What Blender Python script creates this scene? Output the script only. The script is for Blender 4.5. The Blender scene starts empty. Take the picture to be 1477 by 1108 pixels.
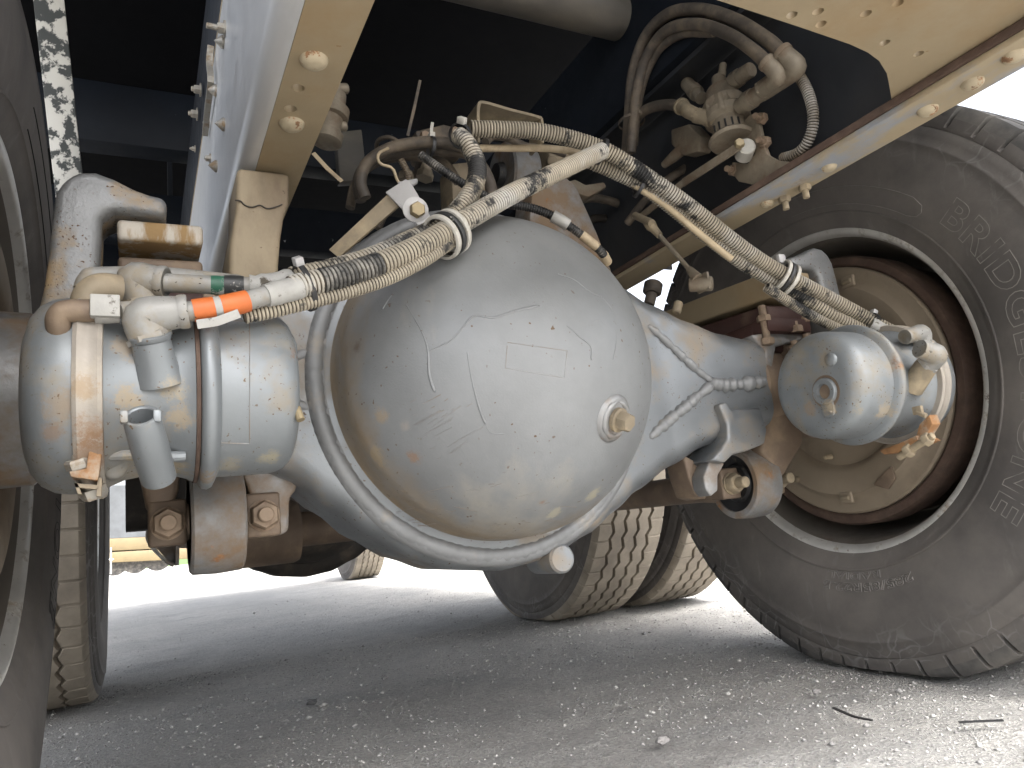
import bpy, bmesh, math, random
import numpy as np
from mathutils import Vector, Matrix, Quaternion, noise
random.seed(7); rng = np.random.default_rng(7)
scn = bpy.context.scene
C = bpy.context.collection
rad = math.radians

# ------------------------------------------------------------------ camera, sky, sun, exposure
W0, H0, FPX, CAMH = 1477, 1108, 1067.0, 0.318
def _axes():
    F = Vector((203 - W0/2, 812 - H0/2, FPX)).normalized()        # vehicle forward, in camera (x right, y down, z in)
    U = Vector((1, -math.tan(0.105), 0)).cross(F).normalized()
    if U.y > 0: U = -U
    Rr = F.cross(U)
    if Rr.x < 0: Rr = -Rr
    return Rr, F, U
AXR, AXF, AXU = _axes()
ORG = Vector((0, 0, CAMH))
def ray(u, v):
    d = Vector((u - W0/2, v - H0/2, FPX))
    return Vector((AXR.dot(d), AXF.dot(d), AXU.dot(d)))
def P(u, v, **k):
    """photo pixel -> point on the plane x=, y= or z="""
    a, c = next(iter(k.items())); i = 'xyz'.index(a)
    d = ray(u, v); t = (c - ORG[i]) / d[i]
    return ORG + d*t
def PY(u, v, y): return P(u, v, y=y)
def on_sphere(u, v, c, r, off=0.0):
    d = ray(u, v).normalized(); m = ORG - c
    b = m.dot(d); q = b*b - (m.dot(m) - r*r)
    t = -b - math.sqrt(max(q, 0))
    p = ORG + d*t
    return c + (p - c).normalized()*(r + off)
def on_cyl_x(u, v, y0, z0, r, off=0.0):
    d = ray(u, v); a = d.y*d.y + d.z*d.z
    my, mz = ORG.y - y0, ORG.z - z0
    b = my*d.y + mz*d.z; q = b*b - a*(my*my + mz*mz - r*r)
    t = (-b - math.sqrt(max(q, 0)))/a
    p = ORG + d*t
    n = Vector((0, p.y - y0, p.z - z0)).normalized()
    return p + n*off, n

cam = bpy.data.cameras.new('camera'); camo = bpy.data.objects.new('camera', cam); C.objects.link(camo)
cam.sensor_width = 36; cam.lens = 36*FPX/W0; cam.clip_start = 0.02; cam.clip_end = 2000
mcam = Matrix(((AXR.x, -AXR.y, -AXR.z), (AXF.x, -AXF.y, -AXF.z), (AXU.x, -AXU.y, -AXU.z)))
camo.matrix_world = Matrix.Translation(ORG) @ mcam.to_4x4()
scn.camera = camo
scn.render.resolution_x, scn.render.resolution_y = 1024, 768

SUN_EL, SUN_AZ = rad(55), rad(172)       # azimuth measured clockwise from +Y (forward)
wd = bpy.data.worlds.new('World'); scn.world = wd; wd.use_nodes = True
wn = wd.node_tree.nodes; wl = wd.node_tree.links
sky = wn.new('ShaderNodeTexSky'); sky.sky_type = 'NISHITA'; sky.sun_disc = False
sky.sun_elevation = SUN_EL; sky.sun_rotation = SUN_AZ
sky.air_density = 1.0; sky.dust_density = 6.0; sky.ozone_density = 1.0
bg = wn['Background']; bg.inputs['Strength'].default_value = 0.15
hs = wn.new('ShaderNodeHueSaturation'); hs.inputs['Saturation'].default_value = .36      # hazy white sky
wl.new(sky.outputs['Color'], hs.inputs['Color']); wl.new(hs.outputs['Color'], bg.inputs['Color'])
sl = bpy.data.lights.new('sun', 'SUN'); sl.energy = 2.1; sl.angle = rad(12); sl.color = (1, .98, .95)
so = bpy.data.objects.new('sun', sl); C.objects.link(so)
sd = Vector((math.sin(SUN_AZ)*math.cos(SUN_EL), math.cos(SUN_AZ)*math.cos(SUN_EL), math.sin(SUN_EL)))
so.rotation_euler = sd.to_track_quat('Z', 'Y').to_euler(); so.location = sd*20
scn.view_settings.view_transform = 'Standard'; scn.view_settings.look = 'None'
scn.view_settings.gamma = 1; scn.view_settings.use_curve_mapping = False
scn.view_settings.exposure = 2.27
scn.render.engine = 'CYCLES'
scn.cycles.max_bounces = 10; scn.cycles.diffuse_bounces = 6

# ------------------------------------------------------------------ materials
def ramp(nt, src, a, b, ca=(0,0,0,1), cb=(1,1,1,1)):
    r = nt.nodes.new('ShaderNodeValToRGB')
    e = r.color_ramp.elements
    e[0].position = a; e[0].color = ca; e[1].position = b; e[1].color = cb
    nt.links.new(src, r.inputs['Fac']); return r.outputs['Color']
def tex(nt, kind, scale, vec, detail=4, rough=.6):
    if kind == 'noise':
        n = nt.nodes.new('ShaderNodeTexNoise'); n.inputs['Scale'].default_value = scale
        n.inputs['Detail'].default_value = detail; n.inputs['Roughness'].default_value = rough
        out = n.outputs['Fac']
    else:
        n = nt.nodes.new('ShaderNodeTexVoronoi'); n.inputs['Scale'].default_value = scale
        out = n.outputs['Distance']
    nt.links.new(vec, n.inputs['Vector']); return out
def mixc(nt, fac, a, b):
    m = nt.nodes.new('ShaderNodeMix'); m.data_type = 'RGBA'
    if isinstance(fac, float): m.inputs[0].default_value = fac
    else: nt.links.new(fac, m.inputs[0])
    for i, c in ((6, a), (7, b)):
        if isinstance(c, tuple): m.inputs[i].default_value = (*c[:3], 1)
        else: nt.links.new(c, m.inputs[i])
    return m.outputs[2]
def mth(nt, op, a, b=None, clamp=False):
    m = nt.nodes.new('ShaderNodeMath'); m.operation = op; m.use_clamp = clamp
    for i, c in enumerate((a, b)):
        if c is None: continue
        if isinstance(c, (float, int)): m.inputs[i].default_value = c
        else: nt.links.new(c, m.inputs[i])
    return m.outputs[0]
def mapped(nt, vec, scale):
    m = nt.nodes.new('ShaderNodeMapping'); m.inputs['Scale'].default_value = scale
    nt.links.new(vec, m.inputs['Vector']); return m.outputs['Vector']
MATS = {}
def mat(name, base, rough=.5, metal=0., var=.25, vscale=9., dirt=None, dirt_lo=.55, dirt_hi=.7, dscale=7., dstretch=(1,1,1),
        specks=None, speck_thr=.16, speck_scale=160., speck_gate=.5, rust=None, rust_lo=.66, rust_hi=.72, rscale=18.,
        bump=.15, bscale=220., bump2=0., b2scale=25., spots=(), groove=False, cracks=None, spec=.5, streaks=None, sscale=(40, 40, 3), s_lo=.6, s_hi=.75):
    m = bpy.data.materials.new(name); m.use_nodes = True; nt = m.node_tree
    bs = nt.nodes['Principled BSDF']
    tc = nt.nodes.new('ShaderNodeTexCoord'); vec = tc.outputs['Object']
    col = mixc(nt, ramp(nt, tex(nt, 'noise', vscale, vec, 5), .3, .7), tuple(c*(1-var) for c in base), tuple(min(1, c*(1+var)) for c in base))
    rgh = rough; nonmetal = None
    masks = []
    if dirt:
        k = ramp(nt, tex(nt, 'noise', dscale, mapped(nt, vec, dstretch), 8, .65), dirt_lo, dirt_hi)
        col = mixc(nt, k, col, dirt); masks.append(k)
    if streaks:
        k = ramp(nt, tex(nt, 'noise', 1., mapped(nt, vec, sscale), 6, .6), s_lo, s_hi)
        col = mixc(nt, mth(nt, 'MULTIPLY', k, .7), col, streaks); masks.append(k)
    if rust:
        k = ramp(nt, tex(nt, 'noise', rscale, vec, 10, .7), rust_lo, rust_hi)
        kc = mixc(nt, ramp(nt, tex(nt, 'noise', 90., vec, 4), .35, .65), tuple(c*.5 for c in rust), tuple(c*1.4 for c in rust))
        col = mixc(nt, k, col, kc); masks.append(k)
    if groove:        # brown grime lying in the groove round the bowl
        sx = nt.nodes.new('ShaderNodeVectorMath'); sx.operation = 'SUBTRACT'; sx.inputs[1].default_value = DOME_C; nt.links.new(vec, sx.inputs[0])
        mx = nt.nodes.new('ShaderNodeVectorMath'); mx.operation = 'MULTIPLY'; mx.inputs[1].default_value = (1, 0, 1); nt.links.new(sx.outputs[0], mx.inputs[0])
        ln = nt.nodes.new('ShaderNodeVectorMath'); ln.operation = 'LENGTH'; nt.links.new(mx.outputs[0], ln.inputs[0])
        nz = tex(nt, 'noise', 16., vec, 7, .65)
        k = ramp(nt, mth(nt, 'ADD', ln.outputs['Value'], mth(nt, 'MULTIPLY', mth(nt, 'SUBTRACT', nz, .5), .05)), .198, .222)
        col = mixc(nt, mth(nt, 'MULTIPLY', k, .8), col, mixc(nt, tex(nt, 'noise', 40., vec, 4), (.16, .10, .05), (.34, .26, .15))); masks.append(k)
    if cracks:        # pale scuffs and scratches over the shoulder of a tyre
        sx = nt.nodes.new('ShaderNodeVectorMath'); sx.operation = 'MULTIPLY'; sx.inputs[1].default_value = (0, 1, 1); nt.links.new(vec, sx.inputs[0])
        ln = nt.nodes.new('ShaderNodeVectorMath'); ln.operation = 'LENGTH'; nt.links.new(sx.outputs[0], ln.inputs[0])
        nd = nt.nodes.new('ShaderNodeTexNoise'); nd.inputs['Scale'].default_value = 9.; nt.links.new(vec, nd.inputs['Vector'])
        ad = nt.nodes.new('ShaderNodeVectorMath'); ad.operation = 'MULTIPLY_ADD'; ad.inputs[1].default_value = (.12, .12, .12); nt.links.new(nd.outputs['Color'], ad.inputs[0]); nt.links.new(vec, ad.inputs[2])
        vo = nt.nodes.new('ShaderNodeTexVoronoi'); vo.feature = 'DISTANCE_TO_EDGE'; vo.inputs['Scale'].default_value = 26.; nt.links.new(ad.outputs[0], vo.inputs['Vector'])
        ln1 = ramp(nt, vo.outputs['Distance'], .015, .05, (1,1,1,1), (0,0,0,1))
        gt = mth(nt, 'MULTIPLY', ramp(nt, ln.outputs['Value'], .42, .47), ramp(nt, tex(nt, 'noise', 8., vec, 5), .46, .62))
        col = mixc(nt, mth(nt, 'MULTIPLY', mth(nt, 'MULTIPLY', ln1, gt), .5), col, cracks)
        sc2 = ramp(nt, tex(nt, 'noise', 60., vec, 8, .8), .56, .72)
        col = mixc(nt, mth(nt, 'MULTIPLY', mth(nt, 'MULTIPLY', sc2, gt), .55), col, cracks)
    for (pt, r, cc) in spots:
        vm = nt.nodes.new('ShaderNodeVectorMath'); vm.operation = 'DISTANCE'
        vm.inputs[1].default_value = pt; nt.links.new(vec, vm.inputs[0])
        nz = tex(nt, 'noise', 95., vec, 9, .85)
        d = mth(nt, 'ADD', vm.outputs['Value'], mth(nt, 'MULTIPLY', mth(nt, 'SUBTRACT', nz, .5), r*4.6))
        k = mth(nt, 'MULTIPLY', ramp(nt, d, r*.55, r*1.05, (1,1,1,1), (0,0,0,1)), .55)
        col = mixc(nt, k, col, cc); masks.append(k)
    if specks:
        k = ramp(nt, tex(nt, 'noise', speck_scale*1.5, vec, 1.5, .5), .735 - speck_thr*.25, .77 - speck_thr*.25)
        g = ramp(nt, tex(nt, 'noise', 22., vec, 4), speck_gate, speck_gate + .12)
        k = mth(nt, 'MULTIPLY', k, g)
        col = mixc(nt, k, col, specks); masks.append(k)
    nt.links.new(col, bs.inputs['Base Color'])
    mk = None
    for k in masks: mk = k if mk is None else mth(nt, 'MAXIMUM', mk, k)
    if mk is not None and metal > 0:
        nt.links.new(mth(nt, 'MULTIPLY', mth(nt, 'SUBTRACT', 1., mk), metal), bs.inputs['Metallic'])
    else: bs.inputs['Metallic'].default_value = metal
    rn = mth(nt, 'ADD', mth(nt, 'MULTIPLY', tex(nt, 'noise', 30., vec, 4), .25), rough - .12, True)
    if mk is not None: rn = mth(nt, 'ADD', rn, mth(nt, 'MULTIPLY', mk, max(0, .85 - rough)), True)
    nt.links.new(rn, bs.inputs['Roughness'])
    bs.inputs['Specular IOR Level'].default_value = spec
    hgt = tex(nt, 'noise', bscale, vec, 3)
    bp = nt.nodes.new('ShaderNodeBump'); bp.inputs['Strength'].default_value = bump; bp.inputs['Distance'].default_value = .001
    nt.links.new(hgt, bp.inputs['Height'])
    if bump2:
        b2 = nt.nodes.new('ShaderNodeBump'); b2.inputs['Strength'].default_value = bump2; b2.inputs['Distance'].default_value = .004
        nt.links.new(tex(nt, 'noise', b2scale, vec, 3), b2.inputs['Height'])
        nt.links.new(bp.outputs['Normal'], b2.inputs['Normal']); nt.links.new(b2.outputs['Normal'], bs.inputs['Normal'])
    else: nt.links.new(bp.outputs['Normal'], bs.inputs['Normal'])
    MATS[name] = m; return m

DOME_C = Vector((.428, .905, .5135)); DOME_R = .2235
TAN = (.285, .226, .142); RUST = (.24, .115, .045); DUST = (.34, .26, .16)
def ds(u, v): return tuple(on_sphere(u, v, DOME_C, DOME_R))
mat('silver_dome', (0.204, 0.211, 0.214), .50, .20, .12, 9., groove=True, dirt=(.36, .33, .27), dirt_lo=.52, dirt_hi=.80, dscale=6., dstretch=(1, 1, .35),
    specks=(.12, .08, .05), speck_thr=.12, speck_scale=100., speck_gate=.44, bump=.22, bscale=420., bump2=.10, b2scale=22.,
    spots=[(ds(597, 660), .008, RUST), (ds(549, 600), .010, (.33, .24, .14)), (ds(545, 660), .013, (.36, .27, .15)), (ds(782, 725), .004, RUST), (ds(855, 715), .012, (.42, .37, .24)), (ds(800, 740), .011, (.42, .38, .27)), (ds(515, 500), .006, (.1, .06, .04)), (ds(520, 690), .016, (.36, .26, .13)), (ds(585, 615), .005, (.34, .3, .25))])
mat('silver', (0.197, 0.210, 0.221), .40, .55, .10, 8., dirt=(.27, .21, .14), dirt_lo=.50, dirt_hi=.74, dscale=9., specks=(.10, .07, .045), speck_thr=.24, speck_scale=150., speck_gate=.44, bump=.15, bscale=300.)
BYZ = (.765, .4725)
def cs(u, v, r=.08): return tuple(on_cyl_x(u, v, *BYZ, r)[0])
mat('silver_chamber', (0.219, 0.236, 0.246), .44, .4, .10, 8., dirt=(.26, .215, .15), dirt_lo=.52, dirt_hi=.72, dscale=11., specks=(.12, .08, .045), speck_thr=.24, speck_scale=180., speck_gate=.43, rust=RUST, rust_lo=.63, rust_hi=.70, rscale=9., bump=.12, bscale=300.,
    spots=[(cs(85, 590, .088), .016, (.26, .19, .12)), (cs(75, 625, .088), .009, (.22, .13, .07)), (cs(185, 575), .012, (.36, .26, .13)), (cs(180, 500), .012, (.30, .22, .13)), (cs(250, 560), .010, (.42, .33, .19)), (cs(258, 600), .012, (.38, .28, .15)), (cs(240, 680), .020, (.34, .26, .14)), (cs(205, 660), .014, (.38, .30, .17)), (cs(295, 690, .09), .012, (.30, .19, .09)), (cs(390, 660), .010, (.40, .34, .20)), (cs(330, 670), .012, (.32, .27, .18)),
           ((.890, .735, .505), .012, (.30, .23, .14)), ((.890, .775, .44), .012, (.30, .20, .11)), ((.890, .74, .435), .012, (.40, .30, .16)), ((.90, .70, .42), .012, (.36, .30, .20)), ((.955, .70, .42), .015, (.36, .28, .17)), ((.93, .70, .55), .012, (.34, .27, .17))])
mat('clamp_metal', (.33, .30, .26), .6, .2, .15, 16., dirt=(.42, .37, .30), dirt_lo=.5, dirt_hi=.7, dscale=20., bump=.4, bscale=200., spots=[(cs(132, 625, .093), .016, (.25, .13, .055)), (cs(134, 650, .093), .020, (.22, .11, .045)), (cs(118, 560, .093), .012, (.30, .20, .1))])
mat('silver_cast', (0.235, 0.240, 0.242), .50, .45, .10, 10., dirt=(.36, .25, .13), dirt_lo=.53, dirt_hi=.68, dscale=11., specks=(.10, .06, .035), speck_thr=.3, speck_scale=190., speck_gate=.42, bump=.9, bscale=180.)
mat('silver_weld', (0.209, 0.214, 0.217), .52, .22, .12, 14., dirt=(.34, .28, .20), dirt_lo=.58, dirt_hi=.8, dscale=14., bump=.2, bscale=260.)
mat('silver_dirty', (0.251, 0.251, 0.248), .46, .45, .2, 16., dirt=(.20, .14, .09), dirt_lo=.45, dirt_hi=.62, dscale=13., rust=RUST, rust_lo=.62, rust_hi=.7, rscale=24., bump=.3, bscale=220.)
mat('web_silver', (0.548, 0.555, 0.562), .34, .35, .05, 3., dirt=(.36, .36, .35), dirt_lo=.55, dirt_hi=.8, dscale=4., dstretch=(1, .4, .6), bump=.06, bscale=200.)
mat('tan_frame', TAN, .58, 0., .10, 5., dirt=(.27, .19, .10), dirt_lo=.50, dirt_hi=.72, dscale=6., specks=(.24, .16, .08), speck_thr=.10, speck_scale=70., speck_gate=.55, bump=.2, bscale=160.)
mat('tan_dirty', (0.273, 0.220, 0.145), .65, 0., .15, 8., dirt=(.13, .095, .065), dirt_lo=.42, dirt_hi=.70, dscale=8., dstretch=(1, 1, .5), bump=.3, bscale=140., specks=(.08, .05, .03), speck_thr=.15, speck_scale=110., speck_gate=.5)
mat('tan_rail', (0.282, 0.228, 0.148), .62, 0., .12, 6., dirt=(.22, .23, .245), dirt_lo=.52, dirt_hi=.60, dscale=6., dstretch=(1, .5, 1), rust=(.18, .09, .05), rust_lo=.64, rust_hi=.76, rscale=14., bump=.2, bscale=160.)
mat('tan_rivet', (0.378, 0.318, 0.219), .6, 0., .15, 30., rust=(.26, .14, .07), rust_lo=.57, rust_hi=.60, rscale=60., bump=.3, bscale=200.)
mat('brown_metal', (.17, .125, .09), .6, .25, .25, 14., dirt=(.27, .20, .13), dirt_lo=.5, dirt_hi=.75, dscale=14., bump=.35, bscale=200.)
mat('dusty_metal', (0.232, 0.190, 0.131), .65, .1, .2, 18., dirt=(.42, .34, .22), dirt_lo=.5, dirt_hi=.72, dscale=20., bump=.3, bscale=240.)
mat('dusty_alloy', (.235, .20, .15), .6, .25, .2, 26., dirt=(.17, .125, .085), dirt_lo=.48, dirt_hi=.66, dscale=24., bump=.35, bscale=260.)
mat('backing', (0.257, 0.209, 0.152), .62, .15, .15, 6., dirt=(.14, .10, .07), dirt_lo=.52, dirt_hi=.72, dscale=5., bump=.25, bscale=200.)
mat('rust_metal', (.085, .055, .04), .8, .1, .35, 40., dirt=(.06, .035, .025), dirt_lo=.45, dirt_hi=.65, dscale=22., bump=.6, bscale=200.)
mat('rust_orange', (.27, .14, .06), .8, 0., .35, 40., dirt=(.34, .30, .24), dirt_lo=.54, dirt_hi=.66, dscale=25., bump=.5, bscale=220.)
mat('maroon', (.05, .022, .018), .6, .05, .3, 10., dirt=(.14, .10, .07), dirt_lo=.55, dirt_hi=.75, dscale=12., bump=.3, bscale=160.)
mat('leaf_end', (.46, .42, .36), .6, .2, .15, 30., dirt=(.28, .18, .08), dirt_lo=.47, dirt_hi=.56, dscale=26., dstretch=(1, 1, .2), bump=.2, bscale=200.)  # top leaf paler than the lower: light on its end put into the colour
mat('rim_steel', (.16, .145, .125), .42, .35, .15, 6., dirt=(.09, .07, .055), dirt_lo=.5, dirt_hi=.75, dscale=5., bump=.15, bscale=160.)
mat('rim_edge', (.58, .57, .54), .36, .5, .12, 20., dirt=(.30, .26, .21), dirt_lo=.57, dirt_hi=.68, dscale=30., rust=(.14, .08, .05), rust_lo=.62, rust_hi=.68, rscale=40., bump=.4, bscale=120.)
mat('rubber', (.092, .085, .080), .72, 0., .15, 6., dirt=(.175, .158, .142), dirt_lo=.40, dirt_hi=.75, dscale=5., bump=.2, bscale=300., bump2=.05, b2scale=30., spec=.3, cracks=(.26, .255, .25),
    streaks=(.20, .19, .18), sscale=(30, 30, 9), s_lo=.60, s_hi=.78)
mat('rubber_tread', (.07, .068, .066), .85, 0., .2, 10., dirt=(.20, .185, .165), dirt_lo=.42, dirt_hi=.72, dscale=9., bump=.3, bscale=200., spec=.25)
mat('rubber_sand', (0.304, 0.267, 0.216), .9, 0., .15, 10., dirt=(.20, .175, .145), dirt_lo=.45, dirt_hi=.7, dscale=8., bump=.3, bscale=200., spec=.2)
mat('letter', (.18, .168, .155), .75, 0., .2, 40., spec=.3)
mat('letter_dark', (.02, .02, .02), .75, 0., .2, 40., spec=.3)
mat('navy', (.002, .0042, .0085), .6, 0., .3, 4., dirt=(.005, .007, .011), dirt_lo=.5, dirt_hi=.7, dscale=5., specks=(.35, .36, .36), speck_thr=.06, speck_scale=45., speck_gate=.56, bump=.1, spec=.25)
mat('web_dark', (.020, .022, .026), .55, 0., .15, 4., dirt=(.036, .033, .03), dirt_lo=.5, dirt_hi=.8, dscale=4., bump=.1)
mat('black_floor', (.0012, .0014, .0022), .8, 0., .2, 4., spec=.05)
mat('blue_beam', (.010, .026, .045), .5, 0., .3, 5., dirt=(.02, .025, .03), dirt_lo=.5, dirt_hi=.7)
mat('flaked_white', (.55, .54, .50), .6, 0., .08, 10., dirt=(.055, .06, .06), dirt_lo=.49, dirt_hi=.53, dscale=26., dstretch=(1, 1, .8), bump=.4, bscale=90.)
mat('dark_tube', (.10, .092, .08), .5, .2, .2, 8., dirt=(.16, .14, .11), dirt_lo=.5, dirt_hi=.75, dscale=9., dstretch=(.4, 1, 1), bump=.2)
mat('dark_hose', (.075, .062, .05), .6, 0., .25, 20., dirt=(.19, .15, .105), dirt_lo=.45, dirt_hi=.7, dscale=20., bump=.15)
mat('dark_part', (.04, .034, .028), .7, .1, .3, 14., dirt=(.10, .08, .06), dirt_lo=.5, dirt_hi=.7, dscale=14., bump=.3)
mat('tan_hose', (.40, .32, .21), .6, 0., .15, 30., dirt=(.22, .17, .11), dirt_lo=.52, dirt_hi=.7, dscale=24., bump=.15)
mat('grey_hose', (0.266, 0.263, 0.248), .5, .15, .12, 30., dirt=(.25, .205, .14), dirt_lo=.46, dirt_hi=.66, dscale=28., specks=(.05, .04, .03), speck_thr=.34, speck_scale=160., speck_gate=.5, bump=.2)
mat('tape_black', (.025, .026, .026), .45, 0., .2, 60., dirt=(.42, .40, .36), dirt_lo=.60, dirt_hi=.66, dscale=70., bump=.3, bscale=200.)
mat('tape_white', (0.332, 0.326, 0.305), .6, 0., .12, 50., dirt=(.08, .07, .055), dirt_lo=.60, dirt_hi=.66, dscale=60., bump=.4, bscale=150.)
mat('tape_orange', (0.496, 0.124, 0.028), .5, 0., .1, 50., specks=(.05, .04, .03), speck_thr=.2, speck_scale=150., speck_gate=.55, bump=.2)
mat('green_band', (.02, .10, .06), .5, 0., .2, 50., dirt=(.42, .40, .36), dirt_lo=.52, dirt_hi=.58, dscale=60.)
mat('plastic_black', (.02, .02, .021), .5, 0., .2, 30., dirt=(.25, .2, .14), dirt_lo=.6, dirt_hi=.75, dscale=60., bump=.2)
mat('cable_tie', (0.425, 0.408, 0.365), .55, 0., .1, 50., dirt=(.20, .16, .1), dirt_lo=.55, dirt_hi=.75, dscale=60.)
mat('white_strap', (0.377, 0.371, 0.366), .5, .1, .06, 30., dirt=(.07, .06, .05), dirt_lo=.62, dirt_hi=.65, dscale=45., bump=.2)
mat('brass', (.31, .25, .15), .5, .4, .2, 40., dirt=(.22, .17, .10), dirt_lo=.5, dirt_hi=.7, dscale=40.)
mat('bolt_steel', (.38, .36, .32), .45, .5, .2, 60., dirt=(.25, .18, .11), dirt_lo=.5, dirt_hi=.65, dscale=60., bump=.3)
mat('bolt_brown', (.27, .20, .14), .6, .2, .2, 60., dirt=(.18, .12, .08), dirt_lo=.5, dirt_hi=.65, dscale=50., bump=.3)
mat('stone', (.26, .25, .24), .9, 0., .3, 20., bump=.5, bscale=120.)
mat('stone_dark', (.09, .09, .09), .9, 0., .3, 40., bump=.5, bscale=120.)
mat('grass_far', (.07, .13, .03), .9, 0., .3, .6)
mat('far_yellow', (.13, .098, .048), .6, 0., .15, 3.)
mat('far_grey', (.06, .065, .07), .7, 0., .2, 3.)
mat('chrome', (.6, .6, .6), .3, .8, .1, 3.)

def conduit_mat(name, dust, black_lo, black_hi, seed):
    """split conduit: 'ridge' attribute 0 in the grooves .. 1 on the ribs; dust on ribs, worn black in places"""
    m = bpy.data.materials.new(name); m.use_nodes = True; nt = m.node_tree; bs = nt.nodes['Principled BSDF']
    at_ = nt.nodes.new('ShaderNodeAttribute'); at_.attribute_name = 'ridge'
    tc = nt.nodes.new('ShaderNodeTexCoord')
    mp = nt.nodes.new('ShaderNodeMapping'); mp.inputs['Location'].default_value = (seed*3.1, seed*1.7, seed); nt.links.new(tc.outputs['Object'], mp.inputs['Vector'])
    vec = mp.outputs['Vector']
    worn = ramp(nt, tex(nt, 'noise', 14., vec, 7, .7), black_lo, black_hi)
    dcol = mixc(nt, ramp(nt, tex(nt, 'noise', 20., vec, 4), .3, .7), tuple(c*.75 for c in dust), tuple(min(1, c*1.15) for c in dust))
    dcol = mixc(nt, ramp(nt, tex(nt, 'noise', 8., vec, 4), .52, .7), dcol, (.44, .43, .40))
    groove = mixc(nt, ramp(nt, tex(nt, 'noise', 26., vec, 5), .45, .7), (.03, .023, .016), (.14, .11, .075))
    c = mixc(nt, ramp(nt, at_.outputs['Fac'], .25, .6), groove, dcol)
    c = mixc(nt, worn, c, (.018, .018, .018))
    nt.links.new(c, bs.inputs['Base Color']); bs.inputs['Roughness'].default_value = .55
    MATS[name] = m
DUSTY = (.35, .31, .24)
for i, (a, b) in enumerate(((.56, .61), (.48, .55), (.56, .62), (.55, .60), (.57, .63), (.46, .53))):
    conduit_mat('conduit_%d' % i, DUSTY, a, b, i + 1)
conduit_mat('conduit_black', (.36, .34, .30), .30, .50, 9)
conduit_mat('conduit_dull', (.16, .125, .085), .56, .66, 5)

def ground_mat():
    m = bpy.data.materials.new('ground'); m.use_nodes = True; nt = m.node_tree; bs = nt.nodes['Principled BSDF']
    tc = nt.nodes.new('ShaderNodeTexCoord'); vec = tc.outputs['Object']
    big = tex(nt, 'noise', 1.1, mapped(nt, vec, (1, .55, 1)), 5)
    c = mixc(nt, ramp(nt, big, .42, .58), (.46, .452, .435), (.60, .582, .55))
    c = mixc(nt, ramp(nt, tex(nt, 'noise', 3.4, mapped(nt, vec, (.5, 1, 1)), 6, .7), .52, .70), c, (.36, .362, .362))
    c = mixc(nt, mth(nt, 'MULTIPLY', ramp(nt, tex(nt, 'noise', 14., vec, 8, .75), .46, .62), .25), c, (.26, .255, .25))
    c = mixc(nt, mth(nt, 'MULTIPLY', ramp(nt, tex(nt, 'noise', 45., vec, 6, .8), .55, .68), .5), c, (.60, .585, .56))
    f = tex(nt, 'noise', 120., vec, 8, .8)
    c = mixc(nt, ramp(nt, f, .35, .68), mixc(nt, .38, c, (.14, .138, .135)), mixc(nt, .4, c, (.70, .68, .64)))
    vr = nt.nodes.new('ShaderNodeTexVoronoi'); vr.inputs['Scale'].default_value = 230.; nt.links.new(vec, vr.inputs['Vector'])
    g = nt.nodes.new('ShaderNodeRGBToBW'); nt.links.new(vr.outputs['Color'], g.inputs['Color'])
    c = mixc(nt, mth(nt, 'MULTIPLY', ramp(nt, g.outputs['Val'], .6, .9), .28), c, (.14, .14, .14))
    nt.links.new(c, bs.inputs['Base Color']); bs.inputs['Roughness'].default_value = .93; bs.inputs['Specular IOR Level'].default_value = .2
    b1 = nt.nodes.new('ShaderNodeBump'); b1.inputs['Strength'].default_value = .9; b1.inputs['Distance'].default_value = .014
    nt.links.new(f, b1.inputs['Height'])
    b2 = nt.nodes.new('ShaderNodeBump'); b2.inputs['Strength'].default_value = .8; b2.inputs['Distance'].default_value = .004
    nt.links.new(mth(nt, 'MULTIPLY', vr.outputs['Distance'], 1.), b2.inputs['Height']); nt.links.new(b1.outputs['Normal'], b2.inputs['Normal'])
    nt.links.new(b2.outputs['Normal'], bs.inputs['Normal'])
    MATS['ground'] = m
ground_mat()

# ------------------------------------------------------------------ mesh helpers
class G:
    """plain geometry container"""
    def __init__(s): s.v = []; s.f = []; s.ridge = None
    def add(s, v, f):
        o = len(s.v); s.v += [tuple(p) for p in v]; s.f += [tuple(i + o for i in q) for q in f]; return s
    def __iadd__(s, g): s.add(g.v, g.f); return s
def join(*gs):
    g = G()
    for q in gs: g += q
    return g
def basis(ax, ref=None):
    ax = Vector(ax).normalized()
    ref = Vector(ref) if ref is not None else (Vector((0, 0, 1)) if abs(ax.z) < .9 else Vector((1, 0, 0)))
    u = (ref - ax*ref.dot(ax)).normalized(); return u, ax.cross(u), ax
def catmull(pts, seg=10):
    pts = [Vector(p) for p in pts]; n = len(pts)
    if n == 2: return [pts[0].lerp(pts[1], i/seg) for i in range(seg + 1)]
    out = []
    for i in range(n - 1):
        p1, p2 = pts[i], pts[i+1]
        p0 = pts[i-1] if i else p1*2 - p2
        p3 = pts[i+2] if i + 2 < n else p2*2 - p1
        for k in range(seg):
            t = k/seg
            out.append(.5*((2*p1) + (p2 - p0)*t + (2*p0 - 5*p1 + 4*p2 - p3)*t*t + (3*p1 - p0 - 3*p2 + p3)*t**3))
    out.append(pts[-1]); return out
def resample(path, step):
    L = [0.]
    for a, b in zip(path, path[1:]): L.append(L[-1] + (b - a).length)
    n = max(2, int(round(L[-1]/step))); out = []; j = 0
    for i in range(n + 1):
        s = L[-1]*i/n
        while j < len(path) - 2 and L[j+1] < s: j += 1
        d = L[j+1] - L[j]
        out.append(path[j].lerp(path[j+1], (s - L[j])/d if d > 0 else 0))
    return out, L[-1]
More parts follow.
